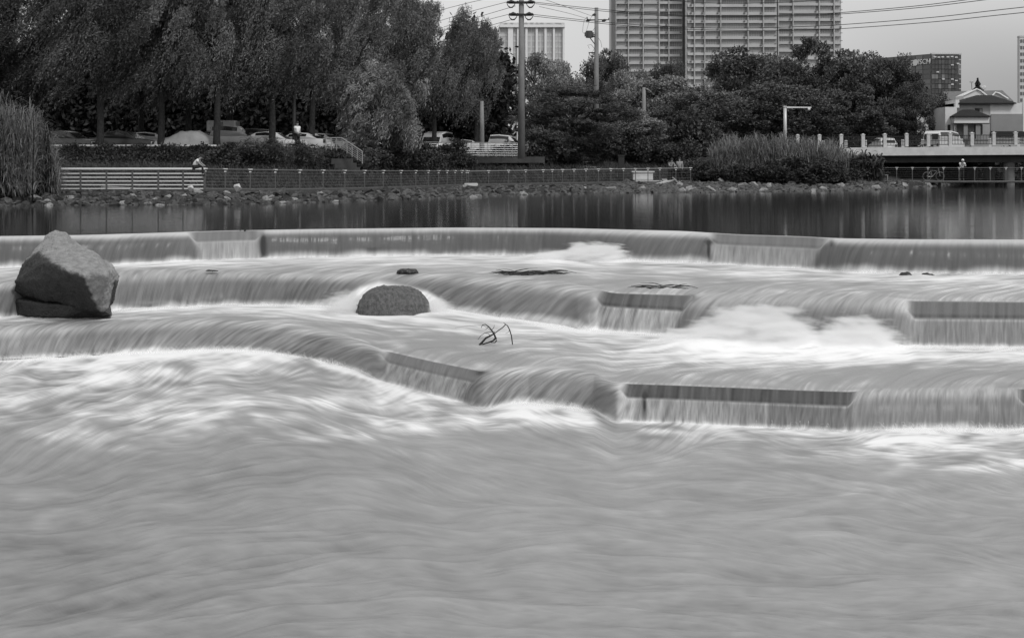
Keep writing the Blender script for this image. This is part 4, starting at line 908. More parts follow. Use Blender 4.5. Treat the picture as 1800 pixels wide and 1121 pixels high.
# ---------------------------------------------------------------- overhead wires
m_wire = mat('black_cable', .02, .5)
def wire(pts, label, r=.021):
    mb = MB(); P3 = [P(a, b, c) for a, b, c in pts]
    # smooth the sag with a Catmull-Rom through the points
    q = []
    for i in range(len(P3)-1):
        p0 = P3[max(i-1, 0)]; p1 = P3[i]; p2 = P3[i+1]; p3 = P3[min(i+2, len(P3)-1)]
        for t in np.linspace(0, 1, 9)[:-1]:
            q.append(.5*((2*p1)+(p2-p0)*t+(2*p0-5*p1+4*p2-p3)*t*t+(3*p1-p0-3*p2+p3)*t**3))
    q.append(P3[-1]); mb.tube(q, r, 5); tag(mb.obj('power_line', m_wire), label, 'power line')
wire([(941, 4.5, 108), (1080, 19, 104), (1200, 27.5, 100), (1300, 29, 96), (1400, 26.5, 92), (1480, 22.5, 88), (1620, 10, 82), (1760, -8, 76)], 'upper wire of the top pair sagging right from the tall pole')
wire([(941, 7, 108.6), (1080, 22, 104.6), (1200, 29.3, 100.6), (1300, 30.5, 97), (1400, 28.5, 93), (1480, 25, 89), (1620, 13.5, 83), (1800, -8, 75), (2250, -60, 60)], 'lower wire of the top pair sagging right from the tall pole')
wire([(938, 26, 108), (1080, 41, 104), (1200, 48, 100), (1300, 50, 96), (1400, 47.5, 92), (1480, 43.8, 88), (1640, 31, 81), (1800, 13, 74), (2300, -40, 58)], 'upper wire of the low pair crossing the towers and the sky on the right')
wire([(938, 29, 108.6), (1080, 44, 104.6), (1200, 51.5, 100.6), (1300, 54, 97), (1400, 53.5, 93), (1480, 50.8, 89), (1640, 39, 82), (1800, 22.5, 75), (2300, -26, 59)], 'lower wire of the low pair crossing the towers and the sky on the right')
wire([(1040, -14, 106), (1200, 3, 100), (1290, 6, 96), (1400, 3.5, 92), (1520, -6, 88)], 'highest wire, just inside the top edge over the towers')
wire([(940, -6, 112), (985, 9, 120), (1030, 25, 140), (1042, 29, 149)], 'thin service wire running down to the transformer pole', .018)
wire([(948, 12, 112), (1000, 24, 130), (1034, 34, 149)], 'thin wire from the tall pole to the left end of the transformer crossarm', .018)
wire([(891, 4, 108.4), (830, 20, 116), (770, 38, 126)], 'topmost wire going left behind the willows', .02); wire([(906, 11, 108.8), (850, 27.5, 117), (780, 48, 128)], 'second wire going left behind the willows', .02)
wire([(893, 26, 108.4), (860, 34.5, 114), (790, 53, 127)], 'third wire going left behind the willows', .02); wire([(903, 34, 108.8), (870, 43, 114), (800, 62, 127)], 'lowest wire going left behind the willows', .02)
wire([(880, -6, 108.4), (830, 4, 114), (760, 22, 126)], 'wire cutting the corner of sky above the last willows', .02)
# ---------------------------------------------------------------- apartment tower (two wings)
m_tw = mat('tower_render', .40, .9, .48, .05); m_tw2 = mat('tower_balcony_band', .44, .9, .54, .08); m_core = mat('tower_core_wall', .34, .8)  # core wall is one even middle grey
def glass(name, v, rough=.15): return mat(name, v, rough, v*1.25, .3, spec=.5, stretch=(3, 3, .4))
m_gl = glass('balcony_glass', .27); m_gl_m = glass('mid_balcony_glass', .19); m_gl_d = glass('dark_balcony_glass', .12); m_gl_l = glass('pale_curtained_glass', .36)  # middle glass tone, drawn at random from window to window
tower = empty('apartment_tower', at(1290, 590, 0)); tag(tower, 'very tall pale apartment tower whose top is cut off by the frame', 'apartment tower')
T0 = tower.location.copy()
wmesh = {}
def facade(D, bays, band0, fl, nf0, nf1, x0, x1, core_m=m_core):
    fh = fl/F*D; w0, w1 = (x0-HX)/F*D, (x1-HX)/F*D; ztop = 104
    MB().box(((w0+w1)/2-T0.x, D+9-T0.y, ztop/2), (w1-w0, 17, ztop)).obj('wing_wall', core_m, tower)
    zb = lambda k: ZP(band0+fl*k, D)
    ac = MB(); rd = random.Random(int(x0))
    for k in range(-28, 14):
        z = zb(k)
        if z > ztop-1 or z < 12: continue
        MB().box(((w0+w1)/2-T0.x, D-.25-T0.y, z), (w1-w0-.6, 1.0, fh*.34)).obj('balcony_band', m_tw2, tower)
    for a, b, style in bays:
        xa, xb = (a-HX)/F*D-T0.x, (b-HX)/F*D-T0.x
        MB().box((xa-.35, D-.5-T0.y, ztop/2), (.40, 1.3, ztop)).obj('pier', m_tw, tower)
        for k in range(nf0, nf1):
            z = zb(k)-fh*.5; wdt = xb-xa-.35; m = {'g': m_gl, 'd': m_gl_d, 'l': m_gl_l}[style]
            if style == 'g': m = rd.choice([m_gl, m_gl, m_gl, m_gl_l, m_gl_m, m_gl_m])
            key = (round(wdt, 2), m.name)
            if key not in wmesh:
                mb = MB(); hh = fh*.64
                mb.box((0, 0, 0), (wdt, .12, hh)); wmesh[key] = mb.mesh('window', m)
                n = max(2, int(wdt/.9)); fb = MB()
                for j in range(n+1): fb.box((-wdt/2+j*wdt/n, -.09, 0), (.07, .06, hh))
                fb.box((0, -.085, -hh*.16), (wdt, .05, .06)); wmesh[key+('f',)] = fb.mesh('frame', m_tw)
            o = obj('window', wmesh[key], tower, ((xa+xb)/2, D+.35-T0.y, z)); obj('frame', wmesh[key+('f',)], o)
            if rd.random() < .5: ac.box((xb-.5, D-.75-T0.y, zb(k)+fh*(.05)), (.75, .5, .55))
            if rd.random() < .8: ac.box((xb-.2, D-.85-T0.y, zb(k)+fh*(.27)), (.9, .3, .22))
    o = ac.obj('air_conditioners', m_gl_d, tower); o['kind'] = 'stuff'
facade(583, [(1084, 1102, 'g'), (1106, 1128, 'g'), (1132, 1159, 'l'), (1160, 1173, 'd'), (1177, 1198, 'd')], 18.7, 13.2, -2, 10, 1078, 1200)
facade(577, [(1207, 1216, 'l'), (1222, 1236, 'g'), (1240, 1263, 'g'), (1268, 1310, 'g'), (1316, 1339, 'g'), (1343, 1363, 'g')], 10.7, 14.1, -2, 10, 1207, 1366)
facade(583, [(1369, 1390, 'g'), (1395, 1435, 'l'), (1441, 1463, 'g'), (1467, 1479, 'l')], 8.4, 13.5, -2, 10, 1367.5, 1479)
MB().box((at(1074.5, 583, 0).x-T0.x+0, 583.5-T0.y, 52), (1.6, 1.5, 104)).obj('corner_column', m_tw, tower); MB().box((at(1079, 583, 0).x-T0.x, 582-T0.y, 52), (.7, .8, 104)).obj('drain_pipe', m_gl_d, tower)
MB().box((at(1203.5, 583, 0).x-T0.x, 594-T0.y, 52), (1.8, 20, 104)).obj('recess_wall', m_gl_d, tower)
# ---------------------------------------------------------------- far block with roof lettering
FB = empty('apartment_block', at(934, 750, 0)); tag(FB, 'pale hazy apartment block with roof lettering behind the tall utility pole', 'apartment block'); fo = FB.location
m_fb = mat('far_block_render', .78, .9, .84, .05); m_fbg = mat('far_block_glass', .46, .4, .52, .2, stretch=(1, 1, .4)); m_fbl = mat('far_block_lettering', .45, .7)  # distance haze put into these pale colours
def fx(px): return (px-HX)/F*750-fo.x
fz = lambda py: ZP(py, 750)
MB().box(((fx(878)+fx(992))/2, 8, fz(47)/2), (fx(992)-fx(878), 15, fz(47))).obj('wall', m_fb, FB)
for a, b in ((879, 887), (888.5, 892.5), (902.5, 908), (918, 922.5), (928, 933), (935.5, 941), (946, 950), (952, 956.5), (961.5, 965.5), (967, 971), (976, 980), (981.5, 988.5)):
    stp = MB().box(((fx(a)+fx(b))/2, .3, fz(49)/2), (fx(b)-fx(a), .3, fz(49))).obj('window_strip', m_fbg, FB)
    lines = MB()
    for k in range(26):
        zq = fz(49)-1-k*3.05
        if zq > 40: lines.box(((fx(a)+fx(b))/2, .08, zq), (fx(b)-fx(a), .10, .9))
    o = lines.obj('spandrels', mat('far_spandrel', .58, .8), stp); o['kind'] = 'stuff'
for a, b in ((877, 879), (893, 902), (909, 917), (923.5, 927.5), (941.5, 945.5), (957, 961), (972, 975.5), (989, 992.5)):
    MB().box(((fx(a)+fx(b))/2, -.5, fz(48)/2), (fx(b)-fx(a), 1.2, fz(48))).obj('pier', m_fb, FB)
MB().box(((fx(877)+fx(993))/2, -.9, fz(46.5)), (fx(993)-fx(877), 2.0, 1.4)).obj('cornice', m_fb, FB)
MB().box(((fx(878)+fx(992.5))/2, 1.5, fz(43.2)), (fx(992.5)-fx(878), .6, 2.0)).obj('sign_board', mat('far_sign_board', .56, .9), FB)
# roof characters: bar strokes, too far to read
glyphs = {925: [(-.9, .7, .9, .7), (0, 1, 0, -1), (-.8, 0, .8, 0), (-.9, -.9, .9, -.9), (-.5, .9, -.9, .2)], 935: [(-.9, .8, .9, .8), (-.7, .3, .7, .3), (-.8, -.2, .9, -.2), (-.6, .8, -.8, -.9), (.3, .2, .8, -.9), (-.2, -.3, .1, -.9)], 944: [(0, 1, -.8, 0), (0, 1, .8, 0), (-.5, .1, .5, .1), (-.7, -.3, .7, -.3), (0, .2, 0, -.9), (-.9, -.9, .9, -.9)],
          952.5: [(-.8, .6, .8, .6), (0, 1, 0, .6), (-.8, .6, -.8, .2), (.8, .6, .8, .2), (-.2, .3, -.7, -.9), (-.6, -.2, .7, -.9), (-.9, -.1, .9, -.1)], 964: [(-.9, .5, .9, .5), (-.7, 0, .7, 0), (-.9, -.7, .9, -.7)], 969: [(-.5, .8, -.6, -.8), (.4, .8, .5, -.8), (-.8, 0, .8, 0)], 979: [(-.9, .7, .9, .7), (0, .7, 0, -.8), (-.9, -.8, .9, -.8)], 985: [(-.8, .4, .8, .4), (-.8, -.5, .8, -.5), (0, .8, 0, -.8)], 889: [(-.8, .5, .8, .5), (-.8, -.5, .8, -.5), (0, .8, 0, -.8)], 900: [(-.8, .7, .8, .7), (0, .7, 0, -.8), (-.6, -.1, .6, -.1)]}
for gx, st_ in glyphs.items():
    mb = MB(); s_ = 1.05
    for a, b, c, d in st_:
        p = Vector((fx(gx)+a*s_, 1.05, fz(43)+b*s_)); q = Vector((fx(gx)+c*s_, 1.05, fz(43)+d*s_)); mb.tube([p, q], .17, 4)
    mb.obj('roof_letter', m_fbl, FB)
# ---------------------------------------------------------------- glass office block
GB = empty('office_block', at(1637, 520, 0)); tag(GB, 'dark glass office block with a bright emblem and sign, right of the trees', 'office building'); go = GB.location
m_cl = mat('dark_cladding', .10, .35, .14, .3, stretch=(2, 2, .3)); m_cl2 = mat('side_cladding', .12, .4, .16, .3, stretch=(2, 2, .3)); m_pan = mat('bronze_glass', .05, .2, .09, .4); m_opn = mat('opened_pane', .65, .3)
kG = 520/F
poly = [(0, 0), (53.5*kG, 2.0), (55*kG, 30), (-26, 48), (-19.5, 30)]
h0 = (HY-95)*kG+EYE
vs = [(x, y, 0) for x, y in poly]+[(x+(.0 if i not in (1,) else -.4), y, h0-(0.03*0)) for i, (x, y) in enumerate(poly)]
n_ = len(poly); MB().add(vs, [tuple(reversed(range(n_))), tuple(range(n_, 2*n_))]+[(i, (i+1) % n_, n_+(i+1) % n_, n_+i) for i in range(n_)]).obj('wall', m_cl, GB)
MB().box((27*kG, .85, h0+.1), (54.5*kG, 1.2, .5), rz=.035).obj('roof_edge', mat('roof_trim', .55, .6), GB)
rd = random.Random(12); pmv = [MB().box((0, 0, 0), (5.2*kG, .16, 7.6*kG)).mesh('pane', m) for m in (m_pan, mat('mid_glass', .10, .25), mat('pale_glass', .20, .3))]
opm = MB().box((0, 0, 0), (4.6*kG, .30, 2.0*kG)).mesh('open_pane', m_opn)
for i in range(9):
    for j in range(9):
        x = (3.4+i*5.85)*kG; z = h0-(5.5+j*8.6)*kG
        obj('pane', pmv[rd.choice([0, 0, 0, 1, 1, 2]) if rd.random() < .8 else 0], GB, (x, x*.037-.12, z)).rotation_euler = (0, 0, .037)
for a, b in ((1648, 127), (1658, 139.5), (1674, 114.5), (1674, 139.5), (1684, 112), (1681, 142), (1674, 148.5), (1643, 100.5), (1650, 101), (1657, 100.5), (1666, 100.5), (1673.5, 100), (1681, 101)):
    obj('open_pane', opm, GB, ((a-1637)*kG, (a-1637)*kG*.037-.3, (HY-b)*kG+EYE)).rotation_euler = (0, 0, .037)
# left face runs back into depth
ang = math.atan2(30, -19.5); L_ = math.hypot(30, 19.5); u = Vector((math.cos(ang), math.sin(ang), 0)); nrm_ = Vector((-u.y, u.x, 0))
if nrm_.y > 0: nrm_ = -nrm_
sp = [MB().box((0, 0, 0), (3.0, .14, 7.6*kG)).mesh('pane', m) for m in (mat('side_glass', .13, .25), mat('side_glass_pale', .20, .3))]
for i in range(10):
    for j in range(7):
        p = u*(2+i*3.5)+nrm_*.10; o = obj('pane', sp[rd.random() < .35], GB, (p.x, p.y, h0-(5.5+j*8.6)*kG)); o.rotation_euler = (0, 0, ang)
def text_obj(s_, size, depth, name, m, parent, loc, rot):
    cu = bpy.data.curves.new(name, 'FONT'); cu.body = s_; cu.size = size; cu.extrude = depth; cu.align_x = 'CENTER'; cu.align_y = 'CENTER'; cu.resolution_u = 2
    t = bpy.data.objects.new('tmp', cu); C.objects.link(t); dg = bpy.context.evaluated_depsgraph_get()
    me = bpy.data.meshes.new_from_object(t.evaluated_get(dg)); bpy.data.objects.remove(t); me.materials.clear(); me.materials.append(m)
    o = obj(name, me, parent, loc); o.rotation_euler = rot; return o
m_sign = mat('pale_sign_letters', .8, .5)
def on_left(px, py):
    # where the sight line through (px) meets the left face
    a = (px-HX)/F; s_ = (a*go.y-go.x)/(u.x-a*u.y); q = u*s_+nrm_*.35; return Vector((q.x, q.y, ZP(py, go.y+q.y)))
q = on_left(1622, 109.5); text_obj('DISCH', 2.7, .12, 'sign_letters', m_sign, GB, q, (math.pi/2, 0, ang+math.pi))
q = on_left(1610.5, 110.5); em = MB().tube([q-nrm_*.1, q+nrm_*.15], 1.15, 20).obj('emblem', m_sign, GB)
for k, px_ in enumerate((1593.5, 1597, 1601, 1605)):
    q = on_left(px_, 111.5); mb = MB()
    R3 = Matrix.Rotation(ang, 4, 'Z')
    for a, b, c, d in ([(-.8, .9, .8, .9), (0, .9, 0, -.9), (-.8, -.9, .8, -.9), (-.6, 0, .6, 0)], [(-.7, .9, -.7, -.9), (.7, .9, .7, -.9), (-.7, .3, .7, .3)], [(-.8, .6, .8, .6), (-.3, .9, -.6, -.9), (.3, .6, .7, -.9)], [(-.7, .8, .7, .8), (-.7, .8, -.7, -.8), (.7, .8, .7, -.8), (-.7, -.8, .7, -.8), (-.7, 0, .7, 0)])[k]:
        mb.tube([q+R3 @ Vector((a*1.1, 0, b*1.2)), q+R3 @ Vector((c*1.1, 0, d*1.2))], .17, 4)
    mb.obj('sign_letters', m_sign, GB)
# slim tower at the right edge
RT = empty('apartment_tower', at(1812, 650, 0)); tag(RT, 'sliver of a pale apartment tower at the extreme right edge', 'apartment tower'); kR = 650/F
MB().box((0, 2, (HY-60)*kR/2), (38*kR, 3, (HY-60)*kR)).obj('wall', mat('edge_tower_render', .55, .9, .62, .1), RT)
MB().box((0, 2, (HY-60)*kR+.5), (38.5*kR, 3.2, .8)).obj('roof_edge', m_tw2, RT)
rw = MB().box((0, 0, 0), (1.0, .1, 1.5)).mesh('window', m_gl_d)
for i in range(7):
    for j in range(16): obj('window', rw, RT, (-16*kR+i*5.2*kR, .42, (HY-66)*kR-j*3.0))
# ---------------------------------------------------------------- white house on the right
HD = 165; kH = HD/F
HS = empty('house', at(1735, HD, 3.5)); tag(HS, 'pale rendered house with dark hipped roofs and a balcony, above the bridge', 'house'); ho = HS.location
def hx(px): return (px-HX)/F*HD-ho.x
def hz(py): return ZP(py, HD)-ho.z
m_h1 = mat('grey_render', .34, .9, .42, .8, .15, 8); m_h2 = mat('pale_render', .62, .9, .72, .7); m_h3 = mat('dark_render_patch', .24, .9, .28, .7); m_tile = mat('dark_roof_tile', .014, .95, .028, 3, .5, 20, stretch=(1, 6, 6)); m_tile2 = mat('grey_roof_tile', .10, .7, .16, 2, .5, 15); m_hole = mat('dark_opening', .015, .5)
def hbox(name, a, b, t, c, y0, y1, m, parent=HS): return MB().box(((hx(a)+hx(b))/2, (y0+y1)/2, (hz(t)+hz(c))/2), (hx(b)-hx(a), y1-y0, hz(t)-hz(c))).obj(name, m, parent)
wall = hbox('wall', 1677, 1880, 182, 262, 0, 9, m_h1); hbox('render_patch', 1740.5, 1810, 181.5, 203, -.06, 0.02, m_h2, wall); hbox('render_patch', 1741.5, 1797, 200.5, 231, -.10, -.055, m_h3, wall); hbox('plinth', 1741, 1880, 231.5, 240, -.16, -.02, m_hole, wall)
hbox('corner_wall', 1797.5, 1812, 172, 232, -.13, .03, m_h2, wall)
hbox('side_wing', 1656, 1676.5, 189, 262, -1.2, 6, m_h2); hbox('side_wing', 1677, 1683.5, 176, 190, -.6, 5, m_h2)
hbox('window', 1660, 1664.5, 220, 231, -1.32, -1.21, m_hole)
wi = hbox('window', 1713.5, 1727, 190.5, 204.5, -.05, .02, m_hole); hbox('pane', 1721.5, 1726, 191.5, 204, -.10, -.06, mat('house_pane', .18, .2), wi)
wi2 = hbox('window', 1693, 1697, 223, 232, -.08, .02, m_hole); dr = hbox('door', 1713, 1718, 219, 236, -.07, .02, m_hole); hbox('door', 1724, 1727, 219, 236, -.07, .02, m_hole)
bal = hbox('balcony', 1666, 1726.3, 206, 218, -2.4, -.02, mat('balcony_white', .66, .8, .72, 1)); hbox('ledge', 1665, 1727, 217.6, 219.3, -2.5, -2.41, m_hole, bal)
for a, b in ((1666, 1668.5), (1683, 1690), (1704, 1712)): hbox('column', a, b, 218, 245, -2.3, -1.9, mat('column_render', .22, .9, .28, 1))
# open shade under the balcony comes from its own depth; back wall is the house wall
def hip(name, xl, xr, yb, rxl, rxr, yt, y0, y1, m):
    mb = MB(); yc = (y0+y1)/2
    mb.add([(hx(xl), y0, hz(yb)), (hx(xr), y0, hz(yb)), (hx(xr), y1, hz(yb)), (hx(xl), y1, hz(yb)), (hx(rxl), yc, hz(yt)), (hx(rxr), yc, hz(yt)), (hx(xl), y0, hz(yb)-.12), (hx(xr), y0, hz(yb)-.12), (hx(xr), y1, hz(yb)-.12), (hx(xl), y1, hz(yb)-.12)],
           [(0, 1, 5, 4), (1, 2, 5), (2, 3, 4, 5), (3, 0, 4), (6, 7, 1, 0), (7, 8, 2, 1), (8, 9, 3, 2), (9, 6, 0, 3), (9, 8, 7, 6)]); return mb.obj(name, m, HS)
hip('roof', 1682, 1783, 181.5, 1730, 1757, 165.5, -.7, 6, m_tile); hip('roof', 1664, 1727.5, 205.5, 1686, 1704, 193.5, -2.7, 0, m_tile)
def gable(name, pts, y0, y1, m, r=.16, parent=HS):
    mb = MB(); q = [Vector((hx(a), y0, hz(b))) for a, b in pts]
    mb.prism([(v.x, v.z) for v in q]+[(hx(pts[-1][0]), hz(pts[-1][1])-.5), (hx(pts[0][0]), hz(pts[0][1])-.5)], y0, y1); o = mb.obj(name, m, parent)
    mb = MB(); mb.tube([v+Vector((0, -.1, .05)) for v in q], r, 6); mb.obj('bargeboard', m_white, o); return o
gable('gable_wall', [(1722, 164), (1745, 153), (1752, 156), (1784, 181)], 5.8, 9, m_h2, .10)
gable('gable_wall', [(1772, 170), (1783, 158), (1790, 160), (1806, 170)], 6.5, 10, m_h3, .08)
mb = MB(); mb.add([(hx(1688), 9, hz(170)), (hx(1830), 9, hz(172)), (hx(1840), 15, hz(147)), (hx(1728), 15, hz(149.5))], [(0, 1, 2, 3)]); mb.add([(hx(1688), 9.1, hz(182)), (hx(1830), 9.1, hz(182)), (hx(1830), 9.1, hz(171.8)), (hx(1688), 9.1, hz(170))], [(0, 1, 2, 3)])
mb.add([(hx(1728), 15, hz(149.5)), (hx(1840), 15, hz(147)), (hx(1840), 15.2, hz(180)), (hx(1728), 15.2, hz(180))], [(0, 1, 2, 3)])
mb.obj('rear_roof', m_tile2, HS)
for a, b, r_, lab in ((1771, 149.5, 6.5, 'dish'), (1750, 137.5, 4.5, 'dish')):
    di = MB().tube([(0, .10, .05), (0, 0, 0), (0, -.08, -.02)], [r_*kH, r_*kH*.8, .05], 14).obj('satellite_dish', m_white); di.location = (hx(a)+ho.x, HD+8.5, hz(b)+ho.z); di.rotation_euler = (.9 if r_ < 5 else .35, 0, .3)
    tag(di, 'larger round satellite dish on the rear roof of the house' if r_ > 5 else 'smaller tilted satellite dish on a thin mast above the rear roof', 'satellite dish'); md = MB().tube([(0, 0, -.85 if r_ < 5 else -.3), (0, .05, -.05)], .035, 6).obj('mast', m_dark, di); md.rotation_euler = (-di.rotation_euler[0], 0, 0)
# conifer on the house plot
cf = empty('conifer', at(1718.5, HD+7, 5)); tag(cf, 'small dark pointed conifer rising behind the house roof', 'conifer'); rg = np.random.default_rng(9)
n = 7000; tz = rg.random(n)**1.1; zt = hz(131)+ho.z-5; a = rg.uniform(0, 6.28, n); rr = (1-tz)*1.45*rg.uniform(.3, 1.15, n)*(1+.35*np.sin(tz*38))
cen = np.stack([rr*np.cos(a), rr*np.sin(a), 2.4+tz*(zt-2.4)], 1); V_, F_, T_ = quads(cen, np.stack([np.cos(a), np.sin(a), -.1+0*a], 1)+rg.normal(0, .3, (n, 3)), .22, .08, rg)
obj('crown', crown_mesh('crown', V_, F_, T_, m_broad), cf); MB().tube([(0, 0, 0), (0, 0, 7)], [.12, .04], 7).obj('trunk', m_bark, cf)
gt = empty('gate_house', at(1620, 160, 3.6)); tag(gt, 'small pale stepped wall and pillar left of the white van', 'wall'); kg = 160/F
MB().box((0, 0, (HY-232)*kg/2), (20*kg, .6, 2.9+1.0)).obj('low_wall', m_conc, gt); MB().box((7.2*kg, -.1, 2.4), (5*kg, .7, 5.2)).obj('pillar', m_conc, gt); MB().box((-1*kg, -.35, 2.55), (15*kg, .3, .22)).obj('coping', m_white, gt)
# ================================================================ VEHICLES
m_tyre = mat('tyre', .02, .8); m_rim = mat('wheel_rim', .4, .3, metal=.6); m_glass = mat('car_glass', .015, .08, spec=.6); m_lamp = mat('lamp_lens', .5, .15); m_tail = mat('tail_lens', .06, .2)
def paint(n, v): return mat('car_paint_'+n, v, .28, spec=.6)
PT = {'black': paint('black', .018), 'dark': paint('dark', .05), 'grey': paint('grey', .16), 'silver': paint('silver', .42), 'white': paint('white', .62)}
def loft(mb, secs):
    """secs = list of (x, half width bottom, z0, half width top, z1)"""
    k = len(mb.v); n = len(secs)
    for x, wb, z0, wt, z1 in secs:
        mid = z0+(z1-z0)*.45
        mb.v += [(x, -wb*.93, z0), (x, -wb, mid), (x, -wt, z1), (x, wt, z1), (x, wb, mid), (x, wb*.93, z0)]
    for i in range(n-1):
        for j in range(6):
            a = k+6*i+j; b = k+6*i+(j+1) % 6; mb.f.append((a, b, b+6, a+6))
    mb.f.append(tuple(k+j for j in range(6))); mb.f.append(tuple(k+6*(n-1)+j for j in reversed(range(6)))); return mb
def vehicle(kind, pt, loc, rz, label, group='cars parked along the road', cat='car', name='parked_car'):
    e = empty(name, loc, rz); tag(e, label, cat, group); m = PT[pt]
    if kind == 'sedan': L, W, body = 4.6, .88, [(-2.3, .70, .35, .66, .62), (-2.15, .82, .25, .80, .82), (-1.5, .88, .2, .84, .90), (0, .88, .2, .85, .95), (1.2, .88, .2, .84, 1.0), (2.0, .86, .22, .80, .98), (2.25, .74, .35, .70, .80)]; gh = [(-1.15, .82, .88, .78, .93), (-.45, .82, .92, .62, 1.36), (.2, .82, .93, .64, 1.44), (.9, .82, .95, .62, 1.38), (1.65, .80, .97, .72, 1.02)]
    elif kind == 'suv': L, W, body = 4.5, .9, [(-2.25, .74, .40, .70, .80), (-2.1, .86, .3, .84, .98), (-1.3, .9, .25, .88, 1.05), (1.4, .9, .25, .88, 1.08), (2.1, .88, .3, .84, 1.06), (2.25, .8, .4, .76, .9)]; gh = [(-1.1, .86, 1.02, .82, 1.06), (-.5, .86, 1.04, .68, 1.55), (.4, .86, 1.06, .70, 1.66), (1.6, .86, 1.07, .68, 1.60), (2.1, .84, 1.06, .76, 1.12)]
    elif kind == 'van': L, W, body = 5.0, .95, [(-2.5, .82, .4, .8, .95), (-2.3, .93, .3, .9, 1.12), (-1.4, .95, .25, .93, 1.3), (2.4, .95, .25, .93, 1.3), (2.5, .9, .3, .88, 1.28)]; gh = [(-2.1, .9, 1.12, .84, 1.15), (-1.3, .93, 1.28, .78, 2.1), (0, .93, 1.29, .80, 2.28), (2.2, .93, 1.29, .80, 2.25), (2.48, .9, 1.28, .82, 1.95)]
    else: L, W, body = 5.2, .9, [(-2.6, .78, .45, .74, .9), (-2.4, .88, .35, .86, 1.05), (-1.5, .9, .3, .88, 1.12), (2.5, .9, .3, .88, 1.1), (2.6, .86, .4, .84, 1.08)]; gh = [(-1.5, .86, 1.1, .82, 1.14), (-.85, .86, 1.11, .70, 1.75), (0, .86, 1.11, .72, 1.84), (.75, .86, 1.11, .72, 1.80), (.9, .86, 1.1, .80, 1.2)]
    loft(MB(), body).obj('body', m, e, True, .03); loft(MB(), gh).obj('cabin', m, e, True, .02)
    # glass set a little proud of the cabin
    def pane(nm, pts):
        c = sum((Vector(p) for p in pts), Vector())/len(pts); nn = (Vector(pts[1])-Vector(pts[0])).cross(Vector(pts[2])-Vector(pts[1])).normalized()
        ctr = Vector((.3, 0, 1.2))
        if nn.dot(c-ctr) < 0: nn = -nn
        q = [Vector(p)+nn*.018 for p in pts]; MB().add(q, [tuple(range(len(q)))]).obj(nm, m_glass, e)
    g = gh
    def lerp(i, s_, f): # point on the cabin side at station i, height fraction f
        x, wb, z0, wt, z1 = g[i]; mid = .45
        return (x, s_*(wb+(wt-wb)*max(0, (f-mid)/(1-mid))), z0+(z1-z0)*f)
    pane('windscreen', [lerp(0, -.9, 1), lerp(0, .9, 1), lerp(1, .92, .95), lerp(1, -.92, .95)])
    pane('rear_window', [lerp(-1, -.88, .95), lerp(-1, .88, .95), lerp(-2, .9, .93), lerp(-2, -.9, .93)])
    for s_ in (-1, 1):
        pane('side_window', [lerp(1, s_*1.005, .5), lerp(2, s_*1.005, .5), lerp(2, s_*1.005, .88), lerp(1, s_*1.005, .86)])
        pane('side_window', [lerp(2, s_*1.005, .5), lerp(3, s_*1.005, .5), lerp(3, s_*1.005, .86), lerp(2, s_*1.005, .88)])
        MB().box((body[0][0]+.10, s_*W*.66, .68), (.10, .34, .15)).obj('headlight', m_lamp, e); MB().box((body[-1][0]-.03, s_*W*.74, .85), (.10, .22, .24)).obj('tail_light', m_tail, e)
        for x in (-L/2+.85, L/2-.85):
            wv = MB().tube([(x, s_*(W-.20), .32), (x, s_*(W+.01), .32)], .32, 16).obj('wheel', m_tyre, e); MB().tube([(x, s_*(W+.0), .32), (x, s_*(W+.02), .32)], .19, 12).obj('rim', m_rim, wv)
    if kind == 'van':
        for y_ in (-.42, .42): MB().box((2.50, y_, 1.66), (.06, .64, .52)).obj('rear_window', m_glass, e)
        MB().box((2.52, 0, .75), (.04, .5, .14)).obj('number_plate', m_glass, e)
    if kind != 'van' and body[-1][0] > 0: MB().box((body[-1][0]+.02, 0, .72), (.03, .44, .12)).obj('number_plate', m_white, e)
    return e
RZ = 2.42
def vat(px, D, z=RZ): return at(px, D, z)
vehicle('sedan', 'dark', vat(117, 91), 2.9, 'dark saloon with a pale reflecting windscreen, first behind the road wall', name='parked_car')
vehicle('sedan', 'black', vat(218, 91.5), 2.95, 'black saloon with bright bonnet right of the first willow trunk'); vehicle('sedan', 'silver', vat(262, 95), 3.3, 'silver car roof showing behind the black saloon')
vehicle('sedan', 'grey', vat(345, 97.5), .2, 'grey car half hidden behind the cloth-covered car')
vehicle('suv', 'dark', vat(430, 94), .1, 'dark estate car right of the double-cab truck'); vehicle('sedan', 'white', vat(478, 93.5, RZ), 3.05, 'white saloon behind the willow trunk and the grass')
vehicle('sedan', 'white', vat(527, 96.5), -.35, 'white hatchback behind the standing person'); vehicle('sedan', 'silver', vat(568, 98), 2.8, 'silver car beside the short bright railing')
vehicle('sedan', 'dark', vat(610, 100), .2, 'dark car behind the sloping stair railing')
vehicle('van', 'white', vat(768, 124, 2.3), 1.35, 'white van nose partly hidden behind the left end of the upper railing', cat='van', name='parked_van')
vehicle('sedan', 'silver', vat(822, 123), 3.1, 'silver saloon just left of the short concrete pole'); vehicle('pickup', 'white', vat(880, 121.5, 2.42), 2.95, 'white pickup behind the long upper railing', cat='pickup', name='parked_pickup')
vehicle('sedan', 'silver', vat(938, 128, 2.5), .1, 'silver car nose right of the tall utility pole'); vehicle('suv', 'white', vat(1347, 152, 3.1), .3, 'white car roof peeping over the reed bed')
vehicle('suv', 'white', at(1551, BD+9, float(bdz(1551))-.55), -math.pi/2+.06, 'white hatchback seen from behind on the bridge', 'vehicles on the bridge', name='car_on_bridge')
vehicle('van', 'white', at(1660, BD+8.5, float(bdz(1660))-.55), math.pi+.75, 'white high-roofed minibus crossing the bridge', 'vehicles on the bridge', 'minibus', 'minibus')
